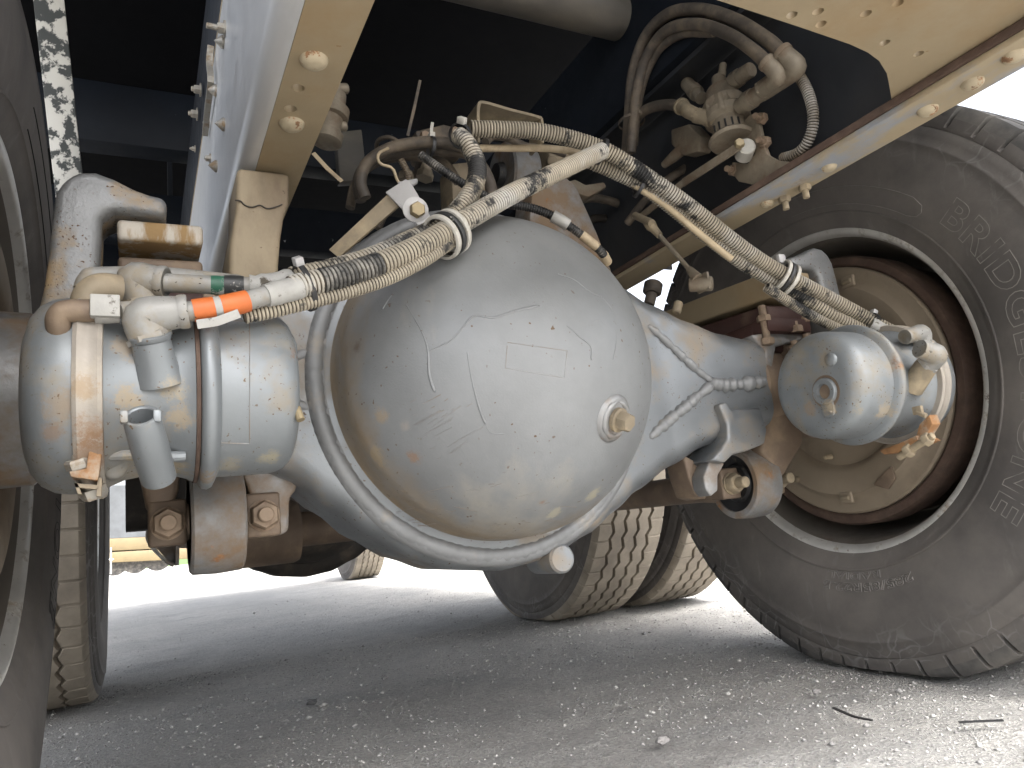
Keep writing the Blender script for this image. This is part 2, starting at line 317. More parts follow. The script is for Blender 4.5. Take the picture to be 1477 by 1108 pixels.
def tube(path, r, n=14, caps=True):
    path = [Vector(p) for p in path]; g = G(); m = len(path)
    T = [(path[min(i+1, m-1)] - path[max(i-1, 0)]).normalized() for i in range(m)]
    u, w, _ = basis(T[0]); vs = []
    for i in range(m):
        u = (u - T[i]*u.dot(T[i])).normalized(); w = T[i].cross(u)
        ri = r[i] if isinstance(r, (list, tuple)) else r
        for k in range(n):
            a = 2*math.pi*k/n; vs.append(path[i] + (u*math.cos(a) + w*math.sin(a))*ri)
    fs = [(i*n + k, i*n + (k+1) % n, (i+1)*n + (k+1) % n, (i+1)*n + k) for i in range(m-1) for k in range(n)]
    if caps: fs += [tuple(range(n-1, -1, -1)), tuple((m-1)*n + k for k in range(n))]
    return g.add(vs, fs)
def lathe(prof, org, ax, n=40, ref=None, closed=False, caps=True):
    """prof: [(t along axis, radius)]"""
    u, w, a = basis(ax, ref); org = Vector(org); g = G(); vs = []
    for t, r in prof:
        for k in range(n):
            q = 2*math.pi*k/n
            vs.append(org + a*t + (u*math.cos(q) + w*math.sin(q))*r)
    m = len(prof); fs = []
    for i in range(m if closed else m-1):
        j = (i+1) % m
        for k in range(n): fs.append((i*n + k, i*n + (k+1) % n, j*n + (k+1) % n, j*n + k))
    if not closed and caps:
        if prof[0][1] > 1e-4: fs.append(tuple(range(n-1, -1, -1)))
        if prof[-1][1] > 1e-4: fs.append(tuple((m-1)*n + k for k in range(n)))
    return g.add(vs, fs)
def cyl(a, b, r, n=20, r2=None, ch=.0):
    a, b = Vector(a), Vector(b); L = (b - a).length; r2 = r if r2 is None else r2
    ch = min(ch, L*.4)
    pr = [(0, r), (L, r2)] if not ch else [(0, r - ch), (ch, r), (L - ch, r2), (L, r2 - ch)]
    return lathe(pr, a, b - a, n)
def hexnut(c, ax, r, h, rot=0.):
    u, w, a = basis(ax); c = Vector(c); g = G(); vs = []
    for t, k in ((0, 1.), (h*.78, 1.), (h, .86)):
        for i in range(6):
            q = math.pi/3*i + rot; vs.append(c + a*t + (u*math.cos(q) + w*math.sin(q))*r*k)
    fs = [(j*6 + i, j*6 + (i+1) % 6, (j+1)*6 + (i+1) % 6, (j+1)*6 + i) for j in range(2) for i in range(6)]
    fs += [tuple(range(5, -1, -1)), tuple(range(12, 18))]
    return g.add(vs, fs)
def box(c, size, R=None):
    c = Vector(c); g = G(); vs = []
    for x in (-.5, .5):
        for y in (-.5, .5):
            for z in (-.5, .5):
                p = Vector((x*size[0], y*size[1], z*size[2])); vs.append(c + (R @ p if R else p))
    return g.add(vs, [(0, 1, 3, 2), (4, 6, 7, 5), (0, 4, 5, 1), (2, 3, 7, 6), (0, 2, 6, 4), (1, 5, 7, 3)])
def bar(a, b, w, h, up=(0, 0, 1)):
    """box from a to b, width w across, height h along up"""
    a, b = Vector(a), Vector(b); d = b - a; u, s, _ = basis(d, up)
    R = Matrix((s, d.normalized(), u)).transposed()
    return box((a + b)/2, (w, d.length, h), R)
def prism(poly, d):
    """poly: world points of a face; extruded by vector d"""
    d = Vector(d); poly = [Vector(p) for p in poly]; n = len(poly)
    return G().add(poly + [p + d for p in poly], [tuple(range(n-1, -1, -1)), tuple(range(n, 2*n))] + [(i, (i+1) % n, n + (i+1) % n, n + i) for i in range(n)])
def strap(path, side, w, t):
    """a flat strip of width w (along 'side') and thickness t following path"""
    path = [Vector(p) for p in path]; m = len(path); vs = []
    for i in range(m):
        T = (path[min(i+1, m-1)] - path[max(i-1, 0)]).normalized()
        s = Vector(side); s = (s - T*s.dot(T)).normalized(); nn = T.cross(s)
        for a, b in ((-1, -1), (1, -1), (1, 1), (-1, 1)): vs.append(path[i] + s*(w/2*a) + nn*(t/2*b))
    fs = [(i*4 + k, i*4 + (k+1) % 4, (i+1)*4 + (k+1) % 4, (i+1)*4 + k) for i in range(m-1) for k in range(4)] + [(3, 2, 1, 0), tuple((m-1)*4 + k for k in range(4))]
    return G().add(vs, fs)
def plate(outer, holes, thick, to3):
    """flat plate with round holes. outer: 2D loop, holes: [(x, y, r)], to3: 2D+h -> 3D"""
    bm = bmesh.new(); es = []
    def loop(pts):
        vv = [bm.verts.new((p[0], p[1], 0)) for p in pts]
        for i in range(len(vv)): es.append(bm.edges.new((vv[i], vv[(i+1) % len(vv)])))
    loop(outer)
    for x, y, r in holes: loop([(x + r*math.cos(2*math.pi*k/16), y + r*math.sin(2*math.pi*k/16)) for k in range(16)])
    bmesh.ops.triangle_fill(bm, use_beauty=True, use_dissolve=False, edges=es)
    bmesh.ops.recalc_face_normals(bm, faces=bm.faces)
    top = list(bm.faces)
    r = bmesh.ops.extrude_face_region(bm, geom=top)
    for v in [e for e in r['geom'] if isinstance(e, bmesh.types.BMVert)]: v.co.z += thick
    bm.verts.index_update(); g = G()
    g.add([to3(v.co.x, v.co.y, v.co.z) for v in bm.verts], [[v.index for v in f.verts] for f in bm.faces]); bm.free(); return g

def build(name, g, m, parent=None, bevel=0., bseg=2, smooth=35., fixn=True):
    me = bpy.data.meshes.new(name); bm = bmesh.new()
    me.from_pydata(g.v, [], g.f); bm.from_mesh(me)
    if fixn: bmesh.ops.recalc_face_normals(bm, faces=bm.faces)
    if bevel:
        ed = [e for e in bm.edges if len(e.link_faces) == 2 and e.calc_face_angle(0) > rad(28)]
        bmesh.ops.bevel(bm, geom=ed, offset=bevel, segments=bseg, profile=.5, affect='EDGES', clamp_overlap=True)
    bm.to_mesh(me); bm.free()
    if g.ridge is not None and len(me.vertices) == len(g.ridge):
        a = me.attributes.new('ridge', 'FLOAT', 'POINT'); a.data.foreach_set('value', np.array(g.ridge, dtype=np.float32))
    me.polygons.foreach_set('use_smooth', [True]*len(me.polygons))
    me.set_sharp_from_angle(angle=rad(smooth))
    me.materials.append(MATS[m] if isinstance(m, str) else m)
    o = bpy.data.objects.new(name, me); C.objects.link(o)
    if parent is not None:
        if parent.type == 'MESH' and parent.parent is not None and parent.parent.name != 'truck': parent = parent.parent     # no fourth level
        o.parent = parent; o.matrix_parent_inverse = Matrix.Translation(-LOC.get(parent.name, Vector((0, 0, 0))))
    return o
LOC = {}
OWN = ('truck', 'stone', 'strip', 'gravel', 'vehicle', 'grass')       # everything else here is a part of the one truck
def to_truck(o):
    o.parent = TRUCK; o.matrix_parent_inverse = Matrix.Translation(-LOC['truck'])
def tag(o, label, cat, group=None):
    o['label'] = label
    if cat in OWN:
        o['category'] = cat
        if group: o['group'] = group
    else: to_truck(o)
    return o
def thing(name, label, cat, loc, group=None):
    o = bpy.data.objects.new(name, None); C.objects.link(o); o.empty_display_size = .05
    o.location = Vector(loc); LOC[o.name] = Vector(loc); return tag(o, label, cat, group)
TRUCK = thing('truck', 'dusty heavy truck seen from underneath, silver rear axle between tan frame rails', 'truck', (.5155, 2.5, 0))
def struct(o, kind='structure'): o['kind'] = kind; return o
def copy_tree(o, parent=None):
    c = o.copy(); C.objects.link(c); c.parent = parent if parent is not None else o.parent
    c.matrix_parent_inverse = o.matrix_parent_inverse.copy()
    for ch in list(o.children): copy_tree(ch, c)
    return c
def text_outline(body, depth=.03):
    """2D outline of text as thin tubes: verts (u, v, h) with cap height about 1, faces"""
    cu = bpy.data.curves.new('lettering', 'FONT'); cu.body = body; cu.dimensions = '2D'; cu.fill_mode = 'NONE'
    cu.bevel_depth = depth; cu.bevel_resolution = 0; cu.resolution_u = 4; cu.size = 1.4; cu.offset = .035; cu.space_character = 1.12
    o = bpy.data.objects.new('lettering', cu); C.objects.link(o)
    bpy.context.view_layer.update()
    me = o.evaluated_get(bpy.context.evaluated_depsgraph_get()).to_mesh()
    v = [tuple(p.co) for p in me.vertices]; f = [tuple(p.vertices) for p in me.polygons]
    o.to_mesh_clear(); bpy.data.objects.remove(o); bpy.data.curves.remove(cu)
    return v, f
# ------------------------------------------------------------------ ground
AXY, AXZ, CX = .973, .505, .5155          # rear axle line and the vehicle's middle
AX2 = 2.31                                # the next axle ahead
def mirror_x(x): return 2*CX - x
def make_ground():
    def axis(lo, a, b, hi, step):
        left = [lo, lo*.5, lo*.25, lo*.12, lo*.06] ; l2 = [q for q in left if q < a - .2]
        mid = list(np.arange(a, b + step/2, step))
        right = [q for q in (hi*.03, hi*.06, hi*.12, hi*.25, hi*.5, hi) if q > b + .2]
        return np.array(l2 + mid + right)
    xs = axis(-400, -1.2, 3.4, 400, .022); ys = axis(-200, .2, 4.2, 600, .022)
    X, Y = np.meshgrid(xs, ys); Z = np.zeros_like(X)
    for j in range(X.shape[0]):
        for i in range(X.shape[1]):
            x, y = X[j, i], Y[j, i]
            if -1.3 < x < 3.5 and .1 < y < 4.3:
                Z[j, i] = .006*noise.noise((x*2.2, y*3.1, 0)) + .006*noise.noise((x*8, y*9, 3)) + .004*noise.noise((x*22, y*22, 7))
    Z -= .009
    nx, ny = len(xs), len(ys); g = G()
    g.v = np.stack([X.ravel(), Y.ravel(), Z.ravel()], -1).tolist()
    g.f = [(j*nx + i, j*nx + i + 1, (j+1)*nx + i + 1, (j+1)*nx + i) for j in range(ny-1) for i in range(nx-1)]
    return build('ground', g, 'ground', smooth=180, fixn=False)
struct(make_ground())
def pebbles():
    octv = np.array([(1,0,0),(-1,0,0),(0,1,0),(0,-1,0),(0,0,1),(0,0,-1)], float)
    octf = np.array([(0,2,4),(2,1,4),(1,3,4),(3,0,4),(2,0,5),(1,2,5),(3,1,5),(0,3,5)])
    n1, n2 = 70000, 12000
    px_ = np.concatenate([rng.uniform(-.4, 2.3, n1), rng.uniform(-1, 3.2, n2)]); py_ = np.concatenate([rng.uniform(.5, 2.4, n1), rng.uniform(2.2, 5, n2)])
    den = np.array([noise.noise((x*2.5, y*3.2, 5)) for x, y in zip(px_, py_)])
    keep = rng.uniform(-.75, .6, n1 + n2) < den; px_, py_ = px_[keep], py_[keep]; n = len(px_)
    r = np.exp(rng.normal(-6.65, .52, n)); r = np.clip(r, .0008, .0085)
    sc = r[:, None, None]*rng.uniform(.6, 1.35, (n, 6, 1))*np.array([1, 1, .7])
    ang = rng.uniform(0, 6.28, n); c, s = np.cos(ang), np.sin(ang)
    v = octv[None]*sc; vx = v[..., 0]*c[:, None] - v[..., 1]*s[:, None]; vy = v[..., 0]*s[:, None] + v[..., 1]*c[:, None]
    hz = np.array([.006*noise.noise((x*2.2, y*3.1, 0)) + .006*noise.noise((x*8, y*9, 3)) + .004*noise.noise((x*22, y*22, 7)) for x, y in zip(px_, py_)]) - .009
    V = np.stack([vx + px_[:, None], vy + py_[:, None], v[..., 2] + (hz + r*.25)[:, None]], -1).reshape(-1, 3)
    Fc = (octf[None] + (np.arange(n)*6)[:, None, None]).reshape(-1, 3)
    me = bpy.data.meshes.new('gravel'); me.vertices.add(len(V)); me.vertices.foreach_set('co', V.ravel())
    me.loops.add(Fc.size); me.loops.foreach_set('vertex_index', Fc.ravel().astype(np.int32)); me.polygons.add(len(Fc))
    me.polygons.foreach_set('loop_start', (np.arange(len(Fc))*3).astype(np.int32)); me.update(); me.validate()
    m = bpy.data.materials.new('gravel'); m.use_nodes = True; nt = m.node_tree; bs = nt.nodes['Principled BSDF']
    ge = nt.nodes.new('ShaderNodeNewGeometry'); cr = ramp(nt, ge.outputs['Random Per Island'], 0, 1, (.22, .216, .21, 1), (.50, .485, .46, 1))
    nt.links.new(cr, bs.inputs['Base Color']); bs.inputs['Roughness'].default_value = .9; me.materials.append(m)
    o = bpy.data.objects.new('gravel', me); C.objects.link(o); struct(o, 'stuff'); tag(o, 'loose grey grit and pebbles scattered over the dirt', 'gravel')
pebbles()
def stone(u, v, r, m, label):
    bm = bmesh.new(); bmesh.ops.create_icosphere(bm, subdivisions=3, radius=1); p = P(u, v, z=.002)
    for q in bm.verts:
        d = 1 + .5*noise.noise(q.co*1.3 + Vector((u, v, 0))) + .15*noise.noise(q.co*4 + Vector((u, v, 0)))
        q.co = Vector((q.co.x*r*d*1.25, q.co.y*r*d, q.co.z*r*d*.7)) + p
    bm.verts.index_update(); g = G().add([q.co for q in bm.verts], [[q.index for q in f.verts] for f in bm.faces]); bm.free()
    tag(build('stone', g, m, smooth=25), label, 'stone')
stone(449, 1013, .0085, 'stone_dark', 'small dark stone lying alone on pale dirt before the axle')
stone(955, 1068, .008, 'stone', 'pale angular stone pressed flat into the dirt')
stone(1178, 998, .006, 'stone', 'flattish grey stone near the thin dark strips')
def strip(pts, label):
    path = catmull([P(u, v, z=.003) for u, v in pts], 6)
    tag(build('rubber_strip', strap(path, (0, 0, 1), .002, .004), 'plastic_black'), label, 'strip')
strip([(1202, 1021), (1230, 1033), (1258, 1039)], 'thin black rubber strip lying slanted on the dirt')
strip([(1383, 1042), (1400, 1041), (1447, 1039)], 'straight thin black strip lying flat near right tyre')

# ------------------------------------------------------------------ wheels
TYR = .527
def side_x(r):                         # half width of the sidewall at radius r
    pts = [(.297, .108), (.306, .117), (.33, .128), (.36, .137), (.40, .1405), (.43, .139), (.46, .134), (.485, .1285), (.505, .124), (.519, .118)]
    for (a, b), (c, d) in zip(pts, pts[1:]):
        if a <= r <= c: return b + (d - b)*(r - a)/(c - a)
    return .118
def make_tyre(lugs):
    side = [.297, .301, .308, .320, .3295, .331, .3335, .335, .35, .365, .38, .395, .41, .425, .44, .452, .4545, .4575, .46, .47, .482, .484, .488, .495, .505, .512, .519]
    bumps = {.331: .002, .3335: .002, .4545: .0018, .4575: .0018, .484: -.002}
    left = [(-(side_x(r) + bumps.get(r, 0)), r, 's') for r in side]
    right = [(-x, r, k) for x, r, k in reversed(left)]
    tread = [(-.112, .5245, 't')]
    gl = (-.066, -.022, .022, .066)
    for gx in gl:
        tread += [(gx - .0055, .5265 - abs(gx)*.02, 'g'), (gx - .0035, .513, 'g'), (gx + .0035, .513, 'g'), (gx + .0055, .5265 - abs(gx)*.02, 'g')]
    tread.append((.112, .5245, 't'))
    prof = left + tread + right; m = len(prof)
    nl = 60; tt = (0., .03, .12, .15, .575); N = nl*5
    V = np.zeros((N, m, 3))
    for i in range(N):
        t = tt[i % 5]; th = 2*math.pi*(i//5 + t)/nl
        tri = 1 - 4*abs(((t + .0) % 1) - .5)
        c, s = math.cos(th), math.sin(th)
        for j, (x, r, k) in enumerate(prof):
            xx, rr = x, r
            if k == 'g': xx = x + .0065*tri
            if lugs and i % 5 in (1, 2):
                if k in 'st' and r > .494: rr -= .012*min(1, (r - .494)/.01); xx *= .955
            elif not lugs and i % 5 in (1, 2) and k in 'st' and r > .51: rr -= .003; xx *= .985
            V[i, j] = (xx, -s*rr, c*rr)
    # load: flatten the contact patch and bulge the sidewall above it
    z = V[..., 2]; low = np.clip((-z - .30)/.2, 0, 1)*np.clip(1 - np.abs(V[..., 1])/.3, 0, 1)
    V[..., 0] *= 1 + .07*low*(np.abs(V[..., 0]) > .1)
    V[..., 2] = np.where(z < -(AXZ - .001), -(AXZ - .001) + (z + AXZ - .001)*.12, z)
    g = G(); g.v = V.reshape(-1, 3).tolist()
    g.f = [(i*m + j, i*m + j + 1, ((i+1) % N)*m + j + 1, ((i+1) % N)*m + j) for i in range(N) for j in range(m-1)]
    return g, m, len(left), len(tread)
def wrap_text(body, phi0, phi1, r0, hgt, depth=.03):
    """raised outlined lettering laid on the inner sidewall, clockwise from angle phi0 to phi1 (degrees from the top)"""
    v, f = text_outline(body, depth)
    us = [p[0] for p in v]; vs = [p[1] for p in v]; u0, u1 = min(us), max(us); v0, v1 = min(vs), max(vs)
    g = G(); out = []
    for a, b, h in v:
        phi = rad(phi0 + (phi1 - phi0)*(a - u0)/(u1 - u0)); r = r0 + hgt*(b - v0)/(v1 - v0)
        x = -(side_x(r) + .0004) - h*.02
        low = min(1, max(0, (-math.cos(phi)*r - .30)/.2))*min(1, max(0, 1 - abs(math.sin(phi)*r)/.3))
        out.append((x*(1 + .07*low), -math.sin(phi)*r, math.cos(phi)*r))
    return g.add(out, f)
RIM = [(-.100, .299), (-.104, .306), (-.110, .3075), (-.1135, .304), (-.1135, .299), (-.109, .294), (-.1, .289), (-.085, .284), (-.07, .281), (-.03, .273), (.03, .262), (.07, .255), (.08, .245), (.085, .15), (.086, .06)]
def lathe_x(prof, n=96):
    return lathe(prof, (0, 0, 0), (1, 0, 0), n, caps=False)
def make_wheel(name, label, loc, rotz, lugs, group, letter='letter', detail=True, sand=False):
    t = thing(name, label, 'wheel', (0, 0, 0), group)
    g, m, nl, nt_ = make_tyre(lugs)
    ty = build('tyre', g, 'rubber', t, smooth=40)
    ty.data.materials.append(MATS['rubber_sand' if sand else 'rubber_tread'])
    idx = np.arange(len(ty.data.polygons)) % (m - 1)
    ty.data.polygons.foreach_set('material_index', ((idx >= nl - 3) & (idx < nl + nt_ + 2)).astype(np.int32))
    if detail:
        build('lettering', wrap_text('BRIDGESTONE', 54, 131, .362, .047, .015), letter, ty)
        build('lettering', wrap_text('RADIAL', 170, 189, .3365, .013, .05), letter, ty)
        build('lettering', wrap_text('285/85R22.5', 160, 190, .354, .016, .05), letter, ty)
        for a0, a1 in ((2, 44),):
            pth = []
            for k in range(25):
                q = a0 + (a1 - a0)*k/24; pth.append((q, .377))
            pth += [(a1 + 3.2, .371), (a1 + 4, .361), (a1 + 3, .351)] + [(a1 - (a1 - a0)*k/24,   .346) for k in range(25)]
            pts = [Vector((-side_x(r) - .0005, -math.sin(rad(q))*r, math.cos(rad(q))*r)) for q, r in pth]
            build('panel_outline', tube(pts, .0007, 5), letter, ty)
    rm = build('rim', lathe_x(RIM), 'rim_steel', t, smooth=40)
    build('flange', lathe_x([(-.1035, .3065), (-.110, .3085), (-.1150, .3050), (-.1150, .2985), (-.1095, .2930), (-.101, .2895)]), 'rim_edge', rm, smooth=50)
    t.location = Vector(loc); t.rotation_euler = (0, 0, rotz)
    return t
WX = 1.171 + .112
wheel_r = make_wheel('truck_wheel', 'large dusty wheel with raised lettering, inner side facing, right of axle', (WX, AXY, AXZ), 0, True, 'wheels on the rear axle')
wheel_l = copy_tree(wheel_r); wheel_l['label'] = 'dark wheel seen edge on beside the brake chamber with hook bracket'
wheel_l.location = (2*CX - WX, AXY, AXZ); wheel_l.rotation_euler = (0, 0, math.pi)
def swap(o, a, b):
    for c in o.children:
        if c.name.startswith(a):
            c.data = c.data.copy(); c.data.materials.clear(); c.data.materials.append(MATS[b])
        swap(c, a, b)
for c in list(wheel_l.children):
    if c.name.startswith('lettering') and c.name != sorted(q.name for q in wheel_l.children if q.name.startswith('lettering'))[0]: bpy.data.objects.remove(c)
swap(wheel_l, 'lettering', 'letter_dark'); swap(wheel_l, 'panel_outline', 'letter_dark')
w2 = make_wheel('truck_wheel', 'inner wheel of the forward pair, sandy zigzag tread, behind differential bowl', (WX + .01, AX2, AXZ), 0, False, 'wheels on the forward axle', detail=False, sand=True)
w3 = copy_tree(w2); w3.location = (WX + .345, AX2, AXZ); w3.rotation_euler = (rad(20), 0, math.pi); w3['label'] = 'outer wheel of the forward pair, sandy tread, left of the lettered tyre'
w4 = copy_tree(w2); w4.location = (2*CX - WX + .025, AX2, AXZ); w4.rotation_euler = (rad(47), 0, math.pi); w4['label'] = 'sandy zigzag tread wheel behind the hanging clamp bolt on left side'
w5 = copy_tree(w2); w5.location = (1.70, 6.55, AXZ); w5.rotation_euler = (rad(70), 0, 0); w5['label'] = 'far front wheel standing in bright light under the trunnion tube'; w5['group'] = 'front wheels'
for w in (w3, w4, w5):           # keep the flattened contact patch on the ground: only turn about Z
    w.rotation_euler = (0, 0, w.rotation_euler.z)

# ------------------------------------------------------------------ chassis overhead
RZ = .775
def rail_bolt(par, p, ax, r, h, stud, m='bolt_steel', name='bolt'):
    p = Vector(p); ax = Vector(ax).normalized()
    g = join(lathe([(0, r*1.45), (.0022, r*1.45)], p, ax, 20), hexnut(p + ax*.0022, ax, r, h), cyl(p + ax*(h*.9), p + ax*(h + stud), r*.52, 12, ch=.001))
    return build(name, g, m, par, smooth=30)
def rivet(par, p, ax, r, m='tan_rivet', name='rivet'):
    pr = [(0, r*1.02), (r*.10, r), (r*.30, r*.92), (r*.48, r*.72), (r*.58, r*.42), (r*.62, 0.)]
    return build(name, lathe(pr, p, ax, 20), m, par, smooth=60)
# left rail: silver outer web, tan lower flange
Y0, Y1 = .12, 5.6
rl = thing('frame_rail', 'tan underside frame rail with shiny silver outer web and bolts', 'frame rail', (.15, Y0, RZ), 'frame rails')
xo = .108; prof = [(xo, 1.065), (xo, .80)] + [(xo + .022 - .022*math.cos(a), .797 - .022*math.sin(a)) for a in np.linspace(.1, math.pi/2, 8)]
inner = [(xo + .008, 1.065), (xo + .008, .80)] + [(xo + .022 - .014*math.cos(a), .797 - .014*math.sin(a)) for a in np.linspace(.1, math.pi/2, 8)]
loopp = prof + inner[::-1]
g = G(); ys = np.linspace(Y0, Y1, 30)
for y in ys: g.v += [(x, float(y), z) for x, z in loopp]
n = len(loopp); g.f = [(i*n + k, i*n + (k+1) % n, (i+1)*n + (k+1) % n, (i+1)*n + k) for i in range(len(ys)-1) for k in range(n)] + [tuple(range(n)), tuple((len(ys)-1)*n + k for k in range(n))]
web_l = build('web', g, 'web_silver', rl, smooth=30)
holes = [(P(u, v, z=RZ).x, P(u, v, z=RZ).y, .0068) for u, v in ((430, 127), (419, 157))] + [(.155, y, .007) for y in (.36, .42, 1.3, 1.42, 1.9)]
build('flange', plate([(xo + .0225, Y0), (.186, Y0), (.186, Y1), (xo + .0225, Y1)], holes, .010, lambda x, y, h: (x, y, RZ + h)), 'tan_frame', rl, smooth=30)
build('top_flange', box(((xo + .186)/2, (Y0 + Y1)/2, 1.071), (.078, Y1 - Y0, .009)), 'tan_frame', rl)
for u, v in ((453, 86), (421, 178)): rivet(rl, P(u, v, z=RZ), (0, 0, -1), .0135)
for u, v, r, h, s in ((325, 42, .0075, .008, .016), (290, 130, .0085, .010, .007), (285, 165, .0085, .010, .007), (302, 178, .0055, .006, .004), (282, 215, .005, .005, .006), (304, 229, .0055, .006, .004)):
    rail_bolt(web_l, P(u, v, x=xo), (-1, 0, 0), r, h, s)
def cone_head(u, v, r=.009):
    p = P(u, v, x=xo); build('screw_head', lathe([(0, r), (.003, r), (.013, 0.)], p, (-1, 0, 0), 16), 'bolt_steel', web_l, smooth=20)
for u, v in ((323, 61), (312, 131), (324, 180), (313, 240)): cone_head(u, v)
clip = [P(304, 66, x=xo - .006), P(302, 90, x=xo - .008), P(304, 118, x=xo - .008), P(299, 160, x=xo - .008), P(296, 195, x=xo - .006)]
build('cable_clip', strap(catmull(clip, 5), (-1, 0, 0), .009, .004), 'bolt_steel', web_l)
# box bracket hanging below the left rail
bb = thing('rail_bracket', 'tan box bracket with cracked paint hanging under silver rail', 'bracket', P(375, 300, y=.93))
def Q(u, v, y=.86): return P(u, v, y=y)
poly = [Q(342, 241), (Q(418, 250)), Q(417, 293), Q(410, 312), Q(405, 345), Q(402, 385), Q(402, 420), Q(330, 420), Q(332, 350), Q(341, 300)]
g = prism(poly, (0, .10, 0)); build('bracket_body', g, 'tan_dirty', bb, bevel=.006, bseg=3)
crk = [Q(339, 289, .8585), Q(347, 290, .8585), Q(353, 296, .8585), Q(364, 299, .8585), Q(375, 296, .8585), Q(385, 301, .8585), Q(397, 299, .8585), Q(407, 295, .8585)]
build('paint_crack', tube(catmull(crk, 3), .0009, 6), 'dark_part', bb)
# right rail
rr = thing('frame_rail', 'tan riveted frame rail with scraped grey patch above lettered tyre', 'frame rail', (.89, Y0, RZ), 'frame rails')
xi, xr = .857, .923
build('flange', box(((xi + xr)/2, (Y0 + Y1)/2, RZ + .0045), (xr - xi, Y1 - Y0, .009)), 'tan_rail', rr, bevel=.002)
build('liner_edge', box((xi + .012, (Y0 + Y1)/2, RZ + .0145), (.03, Y1 - Y0, .0108)), 'rust_metal', rr, bevel=.002)
build('web', box((xr - .004, (Y0 + Y1)/2, (RZ + .0095 + 1.07)/2), (.008, Y1 - Y0, 1.07 - RZ - .0095)), 'web_dark', rr)
build('top_flange', box(((xi + xr)/2, (Y0 + Y1)/2, 1.076), (xr - xi, Y1 - Y0, .009)), 'web_dark', rr)
for u, v, r in ((1462, 80, .0125), (1403, 119, .0125), (1338, 158, .0125), (1196, 241, .0105), (1107, 293, .0105)): rivet(rr, P(u, v, z=RZ), (0, 0, -1), r)
for u, v in ((1160, 268), (1131, 285)):
    p = P(u, v, z=RZ); build('bolt', join(hexnut(p, (0, 0, -1), .0095, .008), cyl(p - Vector((0, 0, .007)), p - Vector((0, 0, .020)), .005, 12)), 'dusty_metal', rr)
# gusset plate of the rear crossmember
gz = .7955
cut = [P(u, v, z=gz) for u, v in ((1284, 140), (1283, 124), (1279, 106), (1268, 88), (1252, 76), (1226, 64), (1150, 38), (1040, 2), (980, -18))]
op = [(c.x, c.y) for c in cut]; op[0] = (.868, op[0][1] + .01)
outer = [(.868, .14)] + op + [(.30, .448), (.13, .50), (.13, .14)]
gh = []
for u, v in ((1142, 22), (1180, 17), (1184, 35), (1249, 20), (1295, 5), (1276, 62), (1325, 78)):
    p = P(u, v, z=gz); gh.append((p.x, p.y, .0058))
gp = thing('gusset_plate', 'flat tan gusset plate with round holes and curved corner', 'plate', (.5, .3, gz), None)
build('plate', plate(outer, gh, .008, lambda x, y, h: (x, y, gz + h)), 'tan_frame', gp, smooth=30)
# transverse tube above
ct = [P(600, -16, y=1.0), P(930, 46, y=1.0)]; d = (ct[1] - ct[0]).normalized()
d = Vector((1, 0, 0)); a = P(655, -14, y=1.02)
tb = tag(build('cross_tube', tube([Vector((.16, 1.02, 1.262)), Vector((.945, 1.02, 1.262))], .042, 32), 'dark_tube'), 'thick dark steel cross tube between the rails overhead', 'tube')
# body above
body = thing('truck_body', 'black and navy underside of the truck body overhead', 'truck body', (CX, 2.5, 1.3))
build('floor_panel', box((CX, 2.60, 1.75), (2.4, 6.3, .02)), 'black_floor', body)  # rear end and height are guesses, shaped to let light in underneath
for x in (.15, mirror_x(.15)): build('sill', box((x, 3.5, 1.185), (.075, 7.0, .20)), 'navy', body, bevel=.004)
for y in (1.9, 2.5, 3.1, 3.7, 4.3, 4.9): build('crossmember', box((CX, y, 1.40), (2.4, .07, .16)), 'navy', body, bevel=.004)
yp = 2.75
build('rear_panel', box((-.20, yp, 1.12), (.58, .012, .75)), 'navy', body)
for (u, v0, v1, w) in ((242, 30, 330, .016), (186, -20, 60, .02)):
    a, b = P(u, v0, y=yp - .02), P(u + 4, v1, y=yp - .02); build('panel_rib', bar(a, b, w, .03, (0, 1, 0)), 'navy', body, bevel=.003)
for v in (14, 118, 214):
    a, b = P(100, v - 8, y=yp - .03), P(262, v + 12, y=yp - .03); build('panel_rib', bar(a, b, .03, .035), 'navy', body, bevel=.004)
# diagonal blue brace and brown beam near right rail
a, b = P(835, 190, y=1.5), P(1050, 20, y=1.05)
tag(build('diagonal_brace', bar(P(838, 205, y=1.75), P(1010, 70, y=1.25), .07, .05, (0, 0, 1)), 'blue_beam', bevel=.004), 'dark blue diagonal beam behind the arched air hoses', 'beam')
tag(build('diagonal_brace', bar(P(850, 218, y=1.60), P(1055, 48, y=1.10), .012, .035, (1, 0, 1)), 'dark_tube', bevel=.003), 'thin brown diagonal edge beside the dark blue beam', 'beam')
tag(build('steel_block', prism([P(u, v, y=1.4) for u, v in ((853, 74), (880, 84), (881, 106), (858, 110))], (0, .05, 0)), 'leaf_end', bevel=.002), 'small pale steel block under the thick cross tube', 'block')
# flaking white board
fb = [P(41, -60, y=1.62), P(86, -60, y=1.62), P(124, 300, y=1.62), P(82, 300, y=1.62)]
tag(build('flaked_board', prism(fb, (0, .025, 0)), 'flaked_white', bevel=.002), 'upright board with flaking white paint beside the edge-on tyre', 'board')
